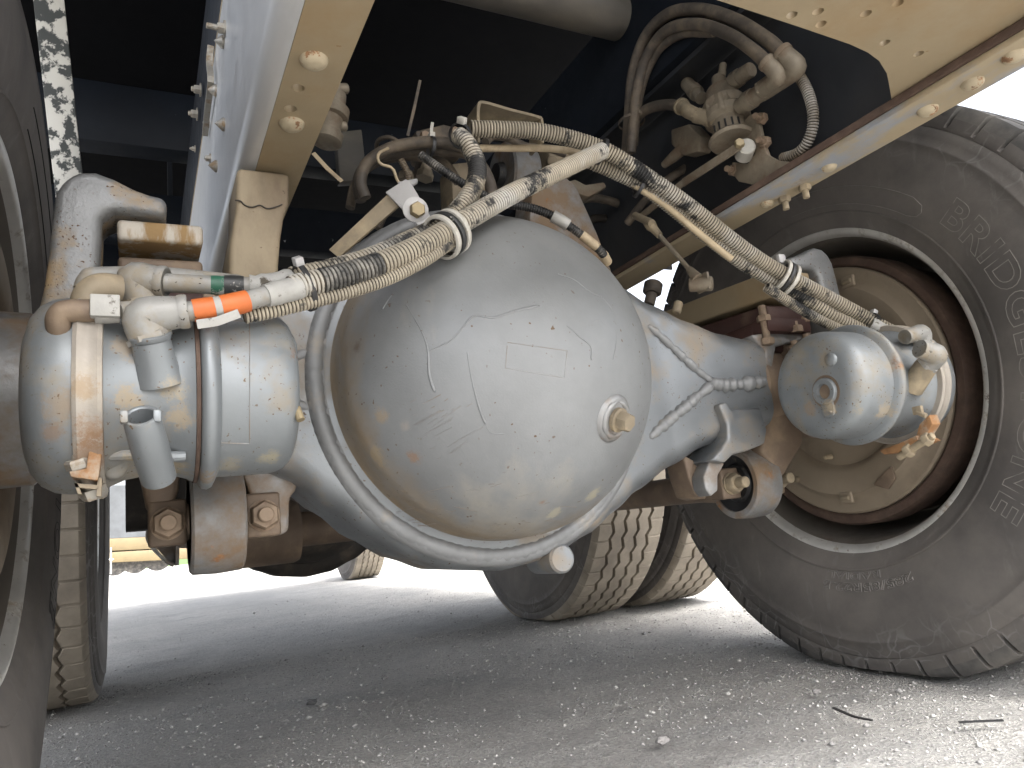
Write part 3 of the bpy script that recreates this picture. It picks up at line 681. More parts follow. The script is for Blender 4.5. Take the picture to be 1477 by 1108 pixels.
# ------------------------------------------------------------------ rear axle
def bumpy(path, r, amp, step=.0035, n=10, freq=1.):
    """a weld bead: overlapping ripples along a path"""
    pts, L = resample([Vector(p) for p in path], step); rs = []
    for i, p in enumerate(pts):
        k = noise.noise(p*75)*1.1 + .32*math.sin(i*1.5*freq + 2*noise.noise(p*20)) ; e = min(1, .45 + min(i, len(pts)-1-i)*.2)
        rs.append(r*(1 + amp*k)*e)
        pts[i] = p + Vector((noise.noise(p*45), 0, noise.noise(p*45 + Vector((9, 9, 9)))))*r*.18
    return tube(pts, rs, n)
def interp(tab, x):
    if x <= tab[0][0]: return tab[0][1]
    for (a, b), (c, d) in zip(tab, tab[1:]):
        if x <= c:
            t = (x - a)/(c - a); t = t*t*(3 - 2*t)*.5 + t*.5; return b + (d - b)*t
    return tab[-1][1]
HHR = [(0, .253), (.07, .246), (.14, .220), (.19, .192), (.234, .166), (.31, .132), (.375, .107), (.44, .087), (.50, .078), (.60, .075)]
HHL = [(0, .253), (.07, .244), (.125, .222), (.176, .190), (.22, .152), (.27, .112), (.32, .086), (.37, .078), (.6, .075)]
DX, DZ = DOME_C.x, .5115
def make_housing(x0=-.035, x1=.95):
    xs = np.linspace(x0, x1, 90); g = G(); K = 7; ring = None
    for x in xs:
        dx = float(x) - DX; hh = interp(HHR, dx) if dx > 0 else interp(HHL, -dx)
        dd = .074 + .012*max(0, 1 - (abs(dx)/.3)**2); r = min(.034, hh*.45)
        pts = []
        for cy, cz, a0 in ((dd - r, hh - r, 0), (-(dd - r), hh - r, 90), (-(dd - r), -(hh - r), 180), (dd - r, -(hh - r), 270)):
            for k in range(K):
                a = rad(a0 + 90*k/(K-1)); pts.append((float(x), AXY + cy + r*math.cos(a), DZ + cz + r*math.sin(a)))
        g.v += pts; ring = len(pts)
    m = len(xs)
    g.f = [(i*ring + k, i*ring + (k+1) % ring, (i+1)*ring + (k+1) % ring, (i+1)*ring + k) for i in range(m-1) for k in range(ring)] + [tuple(range(ring)), tuple((m-1)*ring + k for k in range(ring))]
    return g
ax = thing('rear_axle', 'silver rear axle housing with round welded differential bowl', 'axle', (CX, AXY, .25))
housing = build('housing', make_housing(), 'silver', ax, smooth=50)
YF = .8885                                                        # rear face of the banjo
dp = [(-.012, .232), (-.006, .230), (0.000, .2265), (.006, .2200), (.014, .2165), (.03, .2145), (.05, .2140)]
for a in np.linspace(math.asin(.068/DOME_R), math.pi/2, 34): dp.append((DOME_R*math.sin(a), max(0, DOME_R*math.cos(a))))
dome = build('differential_bowl', lathe(dp, DOME_C, (0, -1, 0), 128, caps=False), 'silver_dome', ax, smooth=60)
ringp = [DOME_C + Vector((math.cos(a)*.2335 - .003, YF - DOME_C.y + .0062, math.sin(a)*.2335)) for a in np.linspace(0, 2*math.pi, 220)]
def ring_bead():
    pts, L = resample(ringp, .0042); rs = [0.0112*(1 + .10*noise.noise(p*70) + .05*math.sin(i*2.0)) for i, p in enumerate(pts)]
    return tube(pts, rs, 10)
build('weld_bead', ring_bead(), 'silver_weld', ax, smooth=70)
ledge = lathe([(0, .226), (.003, .238), (.000, .2455), (-.008, .2485)], (DOME_C.x, YF, DOME_C.z), (0, -1, 0), 96, caps=False)
build('bowl_flange', ledge, 'silver_weld', ax, smooth=60)
yb = .8992
def bead(pts, r=.0068, amp=.22): build('weld_bead', bumpy([P(u, v, y=yb) for u, v in pts], r, amp), 'silver_weld', ax, smooth=70)
bead([(935, 470), (965, 497), (1000, 530), (1028, 552)], .0068, .3)
bead([(935, 632), (965, 606), (1000, 577), (1028, 553)], .0085, .4)
bead([(1022, 552), (1048, 556), (1075, 553), (1104, 552)], .0102, .45)
bead([(400, 530), (430, 514), (470, 498)], .0065); bead([(400, 570), (430, 584), (470, 602)], .0065)
# spindle ends
for s in (0, 1):
    f = (lambda x: mirror_x(x)) if s else (lambda x: x)
    a, b, c = f(.08), f(-.06), f(-.17)
    if s: build('axle_end', join(cyl((.945, AXY, DZ), (1.02, AXY, DZ), .078, 36, .070, .004), cyl((1.02, AXY, DZ), (1.17, AXY, DZ), .088, 36, .098, .004)), 'brown_metal', ax)
    else: build('axle_end', join(cyl((-.03, AXY, DZ), (-.10, AXY, DZ), .080, 40, .084, .003), cyl((-.10, AXY, DZ), (-.17, AXY, DZ), .097, 40, .100, .006)), 'silver_dirty', ax)
# filler plug on the bowl
pp = on_sphere(886, 604, DOME_C, DOME_R); pn = (pp - DOME_C).normalized()
build('plug_boss', join(lathe([(-.006, .030), (.000, .0285), (.003, .0235), (.0035, .015)], pp, pn, 40), bumpy([pp + pn*.0015 + (basis(pn)[0]*math.cos(a) + basis(pn)[1]*math.sin(a))*.0205 for a in np.linspace(0, 2*math.pi, 40)], .0038, .3)), 'silver_dirty', ax, smooth=50)
build('filler_plug', join(lathe([(.004, .0145), (.009, .0145), (.010, .012)], pp, pn, 30), hexnut(pp + pn*.009, pn, .0118, .014, .3)), 'dusty_metal', ax)
# drain boss, breather
a, b = P(775, 806, y=.955), P(812, 806, y=.885)
build('drain_boss', cyl(a, b, .021, 30, .0195, .003), 'silver', ax)
build('breather', join(cyl(P(936, 440, y=1.02), P(940, 424, y=1.02), .010, 20), cyl(P(940, 424, y=1.02), P(943, 408, y=1.02), .017, 24, ch=.003)), 'dark_part', ax)
build('stud', cyl(P(975, 452, y=.95), P(979, 436, y=.95), .008, 16, ch=.002), 'dusty_metal', ax)
# paint runs, label outline and scratches on the bowl
for pts, r in (([(586, 440), (606, 474), (617, 505), (619, 540), (627, 566)], .0017), ([(620, 505), (632, 500), (650, 491), (668, 472), (684, 456), (712, 458), (745, 448), (778, 441)], .0017),
               ([(674, 508), (680, 545), (690, 585), (700, 612)], .0015), ([(805, 395), (828, 403), (850, 420), (868, 428)], .0013), ([(870, 430), (884, 450), (889, 490), (884, 520)], .0011),
               ([(818, 470), (836, 486), (852, 500), (853, 520)], .0014), ([(566, 424), (557, 437), (551, 447)], .0016), ([(700, 612), (708, 624), (728, 626)], .0008), ([(848, 470), (862, 462), (876, 470)], .0007)):
    pth = catmull([on_sphere(u, v, DOME_C, DOME_R, -.0002) for u, v in pts], 6); n = len(pth)
    rs = [r*(.55 + .6*(i/n)**2 + .25*noise.noise(p*120)) for i, p in enumerate(pth)]; rs[-1] = r*.5
    build('paint_run', tube(pth, rs, 8), 'silver_dome', ax, smooth=80)
lb = [(732, 494), (818, 506), (814, 545), (729, 531), (732, 494)]; pth = []
for (a, b), (c, d) in zip(lb, lb[1:]): pth += [on_sphere(a + (c - a)*k/8, b + (d - b)*k/8, DOME_C, DOME_R, .0001) for k in range(8)]
build('label_outline', tube(pth, .00035, 5), 'silver_dirty', ax)
g = G()
for i in range(26):
    u = random.uniform(585, 700); v = random.uniform(575, 665); l = random.choice((5, 8, 14, 26, 40)); sl = random.uniform(.5, .75)
    g += tube([on_sphere(u + l*k/3, v - l*sl*k/3, DOME_C, DOME_R, .0000) for k in range(4)], .00035, 4)
for i in range(40):
    u = random.uniform(560, 800); v = random.uniform(690, 775); l = random.choice((5, 9, 16, 34)); sl = random.uniform(-.25, .35)
    g += tube([on_sphere(u + l*k/3, v - l*sl*k/3, DOME_C, DOME_R, .0000) for k in range(4)], .00025, 4)
sc = build('scratches', g, 'silver_dirty', ax); sc['kind'] = 'stuff'
# cast number on the left axle end
v, f = text_outline('U', .04)
oc = P(8, 548, y=.885)
build('cast_mark', G().add([oc + Vector((a*.014, -.001 - h*.02, b*.014)) for a, b, h in v], f), 'silver_dirty', ax)

# ------------------------------------------------------------------ drum brakes behind the wheels
def drum_brake(sgn):
    f = (lambda p: p) if sgn > 0 else (lambda p: (mirror_x(p[0]), p[1], p[2]))
    lab = 'dusty brown brake backing plate and drum inside the lettered wheel' if sgn > 0 else 'brake backing plate and drum inside the edge-on wheel'
    t = thing('drum_brake', lab, 'brake', (WX if sgn > 0 else mirror_x(WX), AXY, AXZ))
    def L(prof, x0, n=72):
        o = (x0, AXY, AXZ) if sgn > 0 else (mirror_x(x0), AXY, AXZ)
        return lathe(prof, o, (sgn, 0, 0), n, caps=False)
    X = 1.196
    build('drum', L([(.0, .236), (-.003, .240), (-.003, .252), (.004, .256), (.05, .256), (.06, .246), (.15, .243), (.16, .10)], X), 'rust_metal', t, smooth=35)
    build('backing_plate', L([(.008, .234), (-.004, .2345), (-.008, .231), (-.0085, .212), (-.012, .205), (-.0205, .198), (-.0205, .158), (-.016, .150), (-.004, .143), (-.003, .095), (-.010, .088), (-.010, .05)], X), 'backing', t, smooth=40)
    if sgn > 0:
        def slot(u, v):
            c = P(u, v, x=X - .0195); R = Matrix.Rotation(0, 3, 'X')
            build('slot_boss', box(c, (.008, .030, .022)), 'backing', t, bevel=.0035, bseg=3)
            build('slot_plug', box(c + Vector((-.004, 0, 0)), (.008, .021, .009)), 'dusty_metal', t, bevel=.003, bseg=3)
        slot(1223, 407); slot(1221, 718)
        for u, v, r in ((1158, 691, .0075), (1200, 659, .005), (1312, 482, .008)):
            c = P(u, v, x=X - .006); build('stud', cyl(c, c + Vector((-.022, 0, 0)), r, 14, r*.8, .002), 'dusty_metal', t)
        # raised kidney pad at the lower right
        build('adjuster_cover', prism([P(u, v, x=X - .019) for u, v in ((1268, 690), (1288, 672), (1294, 690), (1284, 706), (1262, 700))], (-.006, 0, 0)), 'brown_metal', t, bevel=.002)
    return t
drum_brake(1); drum_brake(-1)

# ------------------------------------------------------------------ brake chambers
BY, BZ = .765, .4725
def chamber(sgn, label):
    t = thing('brake_chamber', label, 'brake chamber', (.03 if sgn > 0 else mirror_x(.03), BY, BZ - .09))
    def L(prof, n=64, off=0.):
        o = (0, BY, BZ) if sgn > 0 else (2*CX, BY, BZ)
        prof = [(a*.94 - .002 if a > -.05 else a*.70 - .014, b) for a, b in prof]
        return lathe(prof, o, (sgn, 0, 0), n)
    build('service_bowl', L([(-.108, .04), (-.106, .058), (-.100, .071), (-.090, .0805), (-.076, .0865), (-.060, .0885), (-.050, .089)]), 'silver_chamber', t, smooth=50)
    build('clamp_band', L([(-.0500, .0885), (-.0495, .0925), (-.046, .0945), (-.040, .0925), (-.036, .0925), (-.030, .0945), (-.0265, .0925), (-.026, .086)]), 'clamp_metal', t, smooth=40)
    build('flange_case', L([(-.026, .085), (-.022, .083), (-.010, .0785), (.010, .0755), (.030, .0765), (.044, .081), (.0495, .084)]), 'silver_chamber', t, smooth=50)
    build('rust_seam', L([(.0495, .082), (.050, .0855), (.0535, .0855), (.054, .082)]), 'rust_metal', t)
    build('rolled_ring', L([(.054, .083), (.055, .088), (.058, .0915), (.063, .0925), (.067, .0905), (.0695, .086), (.071, .0825), (.072, .081)]), 'silver_chamber', t, smooth=50)
    build('spring_case', L([(.072, .0810), (.090, .0812), (.122, .0808), (.131, .0792), (.138, .0760), (.1435, .0710), (.1470, .0640), (.1485, .0560), (.1490, .045), (.1492, .0)]), 'silver_chamber', t, smooth=50)
    return t
cl = chamber(1, 'silver brake chamber lying sideways with orange-taped hose above it')
def S(u, v, off=0., r=.0775): return on_cyl_x(u, v, BY, BZ, r, off)[0]
# ports and fittings on the left chamber
b0, b1 = S(232, 548, -.012), P(218, 492, y=.683)
build('port_boss', join(tube([b0, b0.lerp(b1, .5), b1], [.021, .0168, .0155], 28), cyl(b1, b1 + (b1 - b0).normalized()*.006, .0165, 28, .017, .001)), 'silver_chamber', cl, smooth=50)
def elbow(a, c, b, r, r2, m, par, collar=True, name='elbow_fitting', sharp=.5):
    a, c, b = Vector(a), Vector(c), Vector(b)
    d1 = (c - a).normalized(); d2 = (b - c).normalized()
    path = [a] + [c - d1*r*sharp + (0*d1)] + [((1-t)**2)*(c - d1*r*sharp) + 2*t*(1-t)*c + t*t*(c + d2*r*sharp) for t in (.25, .5, .75)] + [c + d2*r*sharp, b]
    g = tube(path, [r, r, r*1.02, r*1.03, r*1.02, r, r2], 24)
    if collar:
        g += lathe([(0, r2*1.12), (.002, r2*1.16), (.006, r2*1.16), (.008, r2*1.1)], b - d2*.008, d2, 24)
        g += hexnut(a - d1*.001, d1, r*1.12, .006)
    return build(name, g, m, par, smooth=45)
elbow(P(217, 490, y=.683), P(203, 456, y=.680), P(272, 449, y=.675), .0165, .0130, 'grey_hose', cl)
elbow(P(206, 440, y=.745), P(190, 402, y=.745), P(240, 408, y=.735), .0165, .0135, 'grey_hose', cl)
build('port_boss', cyl(P(206, 470, y=.75), P(206, 432, y=.745), .021, 24, .0185, .003), 'dusty_metal', cl)
# bent brown pipe and its white sleeve
build('vent_pipe', tube(catmull([S(90, 480, -.01, .085), P(84, 468, y=.688), P(86, 455, y=.684), P(98, 449, y=.683), P(136, 448, y=.683)], 6), .0095, 16), 'brown_metal', cl)
build('pipe_sleeve', join(cyl(P(135, 449, y=.683), P(171, 447, y=.683), .0112, 20), box(P(152, 444, y=.678), (.022, .016, .019))), 'tape_white', cl, bevel=.001)
build('vent_pipe', tube(catmull([P(170, 448, y=.683), P(192, 446, y=.69), P(212, 446, y=.71)], 5), .0075, 14), 'grey_hose', cl)
build('vent_pipe', tube(catmull([P(120, 418, y=.75), P(126, 404, y=.75), P(142, 398, y=.752), P(240, 398, y=.765), P(345, 408, y=.775)], 6), .0085, 14), 'grey_hose', cl)
build('pipe_bend', tube(catmull([P(126, 450, y=.72), P(128, 428, y=.72), P(146, 416, y=.72), P(172, 418, y=.725)], 6), .0135, 16), 'dusty_metal', cl)
# diagonal hollow tube on the case, with the fin it crosses
ta, tbn = P(203, 599, y=.652), P(229, 690, y=.700); td = (tbn - ta).normalized(); Lt = (tbn - ta).length
build('bolt_tube', lathe([(.022, .0), (.022, .0092), (.001, .0100), (0, .0110), (0, .0132), (.002, .0140), (Lt*.5, .0148), (Lt, .0140), (Lt + .001, .012), (Lt + .001, 0)], ta, td, 28), 'silver_chamber', cl, smooth=40)
for sgn in (-1, 1):
    g = join(box(ta + Vector((sgn*.0118, -.002, -.002)), (.006, .012, .010)))
    build('tube_lug', g, 'silver_chamber', cl, bevel=.0015)
fin = [S(150, 658, 0, .0785), S(190, 652, .004), S(232, 652, .006), S(266, 658, 0, .081)]
build('fin', tube(catmull(fin, 6), .0048, 10), 'silver_chamber', cl)
build('fin', prism([S(160, 660, .001), S(262, 662, .001), S(258, 676, -.004), S(166, 690, -.004)], (0, .012, -.004)), 'silver_chamber', cl, bevel=.002)
# clamp tabs, stud, nut
c0 = P(122, 690, y=.722)
build('clamp_tab', prism([P(u, v, y=.695) for u, v in ((99, 680), (102, 688), (141, 693), (143, 684), (147, 655), (128, 650), (124, 676))], (0, .03, 0)), 'rust_orange', cl, bevel=.0012)
build('clamp_tab', join(prism([P(u, v, y=.70) for u, v in ((107, 697), (143, 700), (142, 706), (109, 703))], (0, .028, 0)), prism([P(u, v, y=.70) for u, v in ((107, 697), (112, 697), (118, 713), (112, 712))], (0, .028, 0)), prism([P(u, v, y=.70) for u, v in ((141, 688), (147, 690), (146, 716), (139, 716))], (0, .028, 0))), 'dusty_metal', cl)
build('clamp_bolt', join(cyl(P(111, 652, y=.705), P(132, 706, y=.715), .0058, 14, ch=.001), hexnut(P(116, 674, y=.707), P(111, 652, y=.705) - P(132, 706, y=.715), .0105, .008), hexnut(P(133, 704, y=.716), P(132, 706, y=.715) - P(111, 652, y=.705), .0105, .009)), 'bolt_steel', cl)
build('clamp_tab', prism([P(u, v, y=.725) for u, v in ((146, 650), (190, 662), (182, 682), (168, 692), (150, 690))], (0, .03, 0)), 'silver_chamber', cl, bevel=.006, bseg=3)
# label outline on the spring case, clip at its end
lb = [(302, 462), (360, 464), (360, 640), (302, 638), (302, 462)]; pth = []
for (a, b), (c, d) in zip(lb, lb[1:]): pth += [S(a + (c - a)*k/10, b + (d - b)*k/10, .0003, .0812) for k in range(10)]
build('label_outline', tube(pth, .0004, 5), 'silver_dirty', cl)
build('end_clip', join(tube(catmull([P(423, 560, y=.71), P(427, 585, y=.705), P(434, 606, y=.70)], 4), [.0025]*5 + [.004]*4, 10)), 'brass', cl)
build('end_button', lathe([(0, .011), (.006, .010), (.008, .0)], (.134, BY - .03, BZ + .042), (1, -.15, .2), 18), 'silver_chamber', cl, smooth=60)
# right chamber
cr = chamber(-1, 'silver brake chamber pointing its round end cap with keyhole ring this way')
XE = 2*CX - .1382
ec = Vector((XE, BY, BZ))
def E_(u, v, off=0.): return P(u, v, x=XE - off)
kc = E_(1191, 565)
build('cap_ring', lathe([(-.002, .0205), (.004, .0200), (.0055, .0185), (.005, .0115), (.001, .0105), (-.004, .0100), (-.004, 0)], kc, (-1, 0, 0), 36), 'silver_chamber', cr, smooth=35)
build('cap_recess', lathe([(-.003, .0245), (.0004, .0240), (.0006, .0)], kc, (-1, 0, 0), 36), 'brown_metal', cr)
build('cap_core', lathe([(-.003, .0085), (-.001, .0075), (0, .0)], kc, (-1, 0, 0), 20), 'dusty_metal', cr)
k2 = E_(1188, 598)
build('cap_tab', join(prism([kc + Vector((.001, a, b)) for a, b in ((-.0105, -.017), (.0105, -.017), (.0105, -.030), (.0075, -.036), (0, -.0385), (-.0075, -.036), (-.0105, -.030))], (-.004, 0, 0)), bar(kc + Vector((-.004, .007, -.026)), kc + Vector((-.004, -.007, -.031)), .004, .003)), 'silver_chamber', cr, bevel=.0008)
build('cap_button', lathe([(-.004, .0105), (.003, .010), (.0055, .008), (.006, 0)], E_(1198, 519, .0005) + Vector((.0025, 0, 0)), (-1, 0, 0), 24), 'silver_chamber', cr, smooth=50)
for u0, v0, u1, v1, nn in ((1216, 530, 1236, 552, 3), (1206, 620, 1228, 604, 2)):
    pass
# clamp bolts (rusty) and elbows on right chamber
def RX(u, v, x): return P(u, v, x=x)
build('clamp_tab', prism([RX(u, v, 1.035) for u, v in ((1318, 640), (1326, 612), (1340, 598), (1345, 612), (1334, 630), (1346, 636), (1334, 642))], (.02, 0, 0)), 'rust_orange', cr, bevel=.0015)
build('clamp_tab', prism([RX(u, v, 1.03) for u, v in ((1268, 650), (1300, 638), (1322, 628), (1324, 640), (1300, 652), (1275, 656))], (.022, 0, 0)), 'rust_orange', cr, bevel=.0015)
build('clamp_bolt', join(cyl(RX(1296, 660, 1.03), RX(1346, 628, 1.03), .0055, 14, ch=.001), hexnut(RX(1308, 652, 1.03), RX(1346, 628, 1.03) - RX(1296, 660, 1.03), .0105, .010), hexnut(RX(1334, 636, 1.03), RX(1346, 628, 1.03) - RX(1296, 660, 1.03), .0100, .010)), 'dusty_metal', cr)
pa = RX(1322, 548, 1.02); pb = RX(1338, 525, 1.02)
build('port_boss', cyl(pa + (pa - pb)*.6, pb, .0175, 24, .0155, .002), 'dusty_metal', cr)
elbow(pb, RX(1352, 512, 1.02), RX(1326, 503, .99), .0155, .0120, 'grey_hose', cr)
pc = RX(1330, 500, 1.06); pd_ = RX(1330, 480, 1.06)
elbow(pc, pd_, RX(1305, 486, 1.02), .0135, .0100, 'grey_hose', cr)
build('port_boss', cyl(RX(1318, 530, 1.07), pc, .015, 20, .014, .002), 'dusty_metal', cr)
build('wing_bolt', join(cyl(RX(1322, 594, 1.0), RX(1336, 600, 1.0), .004, 10), box(RX(1324, 592, 1.0), (.006, .014, .012))), 'dusty_metal', cr, bevel=.001)

# ------------------------------------------------------------------ suspension
def mir(g): return G().add([(mirror_x(p[0]), p[1], p[2]) for p in g.v], g.f)
hp = [(36, 500), (52, 455), (62, 415), (70, 360), (75, 310), (80, 275), (94, 255), (114, 246), (138, 246), (165, 256), (192, 270), (216, 279), (241, 284), (241, 311), (215, 308), (190, 304), (165, 302), (152, 305), (146, 315), (145, 345), (143, 380), (138, 420), (132, 460), (128, 500)]
hook = prism([P(u, v, y=.855) for u, v in hp], (0, .075, 0))
for s, lab in ((0, 'cast silver hook bracket arching over the leaf spring end'), (1, 'cast silver hook bracket behind the conduits by the lettered wheel')):
    tag(build('spring_hook', mir(hook) if s else hook, 'silver_cast', bevel=.013, bseg=4, smooth=60), lab, 'bracket')
for s, lab in ((0, 'stacked leaf spring ends beneath the cast silver hook'), (1, 'tan leaf spring end lying over the right axle arm')):
    t = thing('leaf_spring', lab, 'leaf spring', (.024 if not s else mirror_x(.024), 1.64, .6))
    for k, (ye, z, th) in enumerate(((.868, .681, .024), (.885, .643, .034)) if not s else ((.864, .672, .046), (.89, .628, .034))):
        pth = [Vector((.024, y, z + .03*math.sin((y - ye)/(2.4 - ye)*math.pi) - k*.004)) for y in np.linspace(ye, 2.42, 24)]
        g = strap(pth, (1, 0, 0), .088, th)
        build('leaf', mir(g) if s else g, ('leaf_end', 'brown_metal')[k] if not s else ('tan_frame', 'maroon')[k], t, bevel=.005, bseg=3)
    g = box((.024, .965, .605), (.105, .16, .026)); build('spring_seat', mir(g) if s else g, 'maroon', t, bevel=.006)
    g = join(box((.02, .97, .59), (.12, .10, .05))); build('seat_block', mir(g) if s else g, 'maroon', t, bevel=.008)
    for dx in (-.045, .05):
        c = Vector((.024 + dx, .895, .612)); g = join(hexnut(c, (0, 0, 1), .012, .011), cyl(c + Vector((0, 0, -.035)), c + Vector((0, 0, .028)), .0065, 12), hexnut(c + Vector((0, 0, -.03)), (0, 0, -1), .012, .011))
        build('seat_bolt', mir(g) if s else g, 'bolt_brown', t)
EYC = Vector((.079, .950, .347))
def torque_rod(s, lab):
    EYC = Vector((.079, .950, .359)) if not s else Vector((.086, .988, .347))
    t = thing('torque_rod', lab, 'torque rod', (mirror_x(.079) if s else .079, 1.3, .347))
    F = (lambda g: mir(g)) if s else (lambda g: g)
    def L(prof, n=56): return F(lathe(prof, EYC, (1, 0, 0), n))
    build('eye', L([(-.029, .049), (-.029, .058), (-.026, .061), (-.001, .0625), (.001, .0625), (.026, .061), (.029, .058), (.029, .049), (-.029, .049)]), 'silver_dirty', t, smooth=35)
    build('rubber_bush', L([(-.024, 0), (-.024, .030), (-.019, .034), (-.022, .042), (-.026, .0485), (.026, .0485), (.022, .042), (.019, .034), (.024, .030), (.024, 0)]), 'plastic_black', t, smooth=40)
    build('rod', F(join(tube([EYC + Vector((0, .045, 0)), EYC + Vector((0, .12, .0)), EYC + Vector((0, .62, .004))], [.034, .027, .027], 24))), 'brown_metal', t)
    for d in (-1, 1):
        c = EYC + Vector((d*.0475, 0, 0)); c.y -= .004
        build('pin_pad', F(join(box(c + Vector((d*.004, 0, 0)), (.040, .034, .052)), cyl(EYC + Vector((d*.02, 0, 0)), EYC + Vector((d*.034, 0, 0)), .021, 24))), 'brown_metal', t, bevel=.004, bseg=3)
        q = c + Vector((d*.004, -.017, -.001))
        build('pin_nut', F(join(lathe([(0, .0185), (.003, .0185)], q, (0, -1, 0), 24), hexnut(q + Vector((0, -.003, 0)), (0, -1, 0), .0175, .014), cyl(q + Vector((0, -.015, 0)), q + Vector((0, -.026 - (.010 if s else 0), 0)), .0092, 16, ch=.0015))), 'bolt_brown' if not s else 'dusty_metal', t)
    return t
tl = torque_rod(0, 'torque rod eye with two nuts below the sideways brake chamber')
tr = torque_rod(1, 'round torque rod eye with black rubber bush beside right axle arm')
# cast brackets that carry the rods
lbk = [P(u, v, y=.934) for u, v in ((340, 628), (436, 628), (433, 688), (426, 708), (418, 718), (417, 764), (408, 772), (364, 772), (360, 712), (352, 690))]
build('rod_bracket', prism(lbk, (0, .06, 0)), 'silver_dirty', ax, bevel=.008, bseg=3, smooth=50)
lbk = [P(u, v, y=.93) for u, v in ((196, 660), (262, 660), (258, 706), (250, 730), (212, 735), (205, 700))]
build('rod_bracket', prism(lbk, (0, .08, 0)), 'brown_metal', ax, bevel=.007, bseg=3, smooth=50)
rbk = [P(u, v, y=.885) for u, v in ((1037, 583), (1048, 579), (1056, 590), (1098, 588), (1107, 620), (1104, 640), (1080, 650), (1058, 656), (1046, 668), (1026, 664), (1040, 648), (1050, 632), (1049, 612))]
build('rod_bracket', prism(rbk, (0, .075, 0)), 'silver', ax, bevel=.0045, bseg=3, smooth=50)
build('rod_bracket', prism([P(u, v, y=.90) for u, v in ((1024, 664), (1046, 668), (1036, 686), (1036, 708), (1026, 716), (1018, 706), (1015, 688))], (0, .03, 0)), 'silver_dirty', ax, bevel=.003, bseg=3, smooth=50)
rbk = [P(u, v, y=.93) for u, v in ((985, 655), (1003, 665), (1012, 690), (1020, 720), (1004, 716), (994, 690))]
build('rod_bracket', prism(rbk, (0, .05, 0)), 'brown_metal', ax, bevel=.004, bseg=3, smooth=50)
rbk = [P(u, v, y=.93) for u, v in ((1086, 486), (1106, 486), (1140, 492), (1160, 520), (1160, 640), (1130, 690), (1098, 650), (1106, 600), (1104, 500))]
build('rod_bracket', prism(rbk, (0, .10, 0)), 'brown_metal', ax, bevel=.008, bseg=3, smooth=50)
rbk = [P(u, v, y=.90) for u, v in ((1085, 483), (1106, 480), (1150, 478), (1190, 470), (1192, 484), (1140, 494), (1120, 500), (1112, 545), (1104, 547), (1104, 506))]
build('rod_bracket', prism(rbk, (0, .05, 0)), 'silver_dirty', ax, bevel=.004, bseg=3, smooth=50)
for u, v in ((1148, 480), (1148, 508)):
    c = P(u, v, y=.89); build('bracket_bolt', join(hexnut(c, (0, 0, 1), .013, .012), cyl(c, c + Vector((0, 0, .02)), .006, 12)), 'bolt_brown', ax)
# trunnion crossing between the two axles
tn = thing('trunnion', 'brown trunnion tube with wide hub behind the torque rod eye', 'trunnion', (CX, 1.6, .35))
build('tube', tube([Vector((.1, 1.6, .350)), Vector((mirror_x(.1), 1.6, .358))], .0355, 32), 'brown_metal', tn)
for s in (0, 1):
    g = lathe([(0, .05), (.004, .060), (.012, .064), (.165, .064), (.175, .060), (.178, .04)], (.115, 1.6, .350), (1, 0, 0), 40)
    build('hub', mir(g) if s else g, 'brown_metal', tn, smooth=50)
# forward axle, same casting
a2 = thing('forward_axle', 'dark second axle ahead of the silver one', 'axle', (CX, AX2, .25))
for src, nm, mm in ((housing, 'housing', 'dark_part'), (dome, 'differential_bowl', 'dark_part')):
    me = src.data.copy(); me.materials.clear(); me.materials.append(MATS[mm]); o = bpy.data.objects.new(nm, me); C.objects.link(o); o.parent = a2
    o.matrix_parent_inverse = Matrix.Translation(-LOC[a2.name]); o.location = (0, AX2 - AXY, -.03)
# ------------------------------------------------------------------ hoses, conduits, clamps
def pt(t): return P(t[0], t[1], x=t[2][0]) if isinstance(t[2], tuple) else P(t[0], t[1], y=t[2])
VX = .862
def PX(u, v, x=None): return P(u, v, x=VX if x is None else x)
def conduit(pts, r, label, m, pitch=.0046, name='conduit', parent=None, amp=.17, n=16):
    path, L = resample(catmull([pt(t) for t in pts], 12), pitch/6); rs = []; rd = []
    for i in range(len(path)):
        q = .5 - .5*math.cos(2*math.pi*i/6); q = q**.6
        rs.append(r*(1 - amp + amp*q)); rd += [q]*n
    g = tube(path, rs, n, caps=False); g.ridge = rd
    o = build(name, g, m, parent, smooth=80)
    if parent is None: tag(o, label, 'hose')
    return o, path
def hose(pts, r, label, m, name='hose', parent=None, n=14):
    path = resample(catmull([pt(t) for t in pts], 10), .006)[0]
    o = build(name, tube(path, r, n), m, parent, smooth=60)
    if parent is None: tag(o, label, 'hose')
    return o, path
def sleeve(path, a, b, r, m, parent, name='tape', rough=0.):
    """band over the stretch a..b (fractions) of a path"""
    n = len(path); seg = path[int(a*(n-1)):int(b*(n-1)) + 1]
    rs = [r*(1 + rough*noise.noise(p*150)) for p in seg]; rs[0] *= .97; rs[-1] *= .97
    return build(name, tube(seg, rs, 18), m, parent, smooth=60)
def ring_at(c, d, r, w, t, m, name, parent=None, label=None, n=28, squash=None):
    g = lathe([(-w/2, r), (-w/2, r + t), (w/2, r + t), (w/2, r), (-w/2, r)], c, d, n, caps=False)
    o = build(name, g, m, parent, bevel=.0006, smooth=40)
    if label: tag(o, label, 'clamp')
    return o
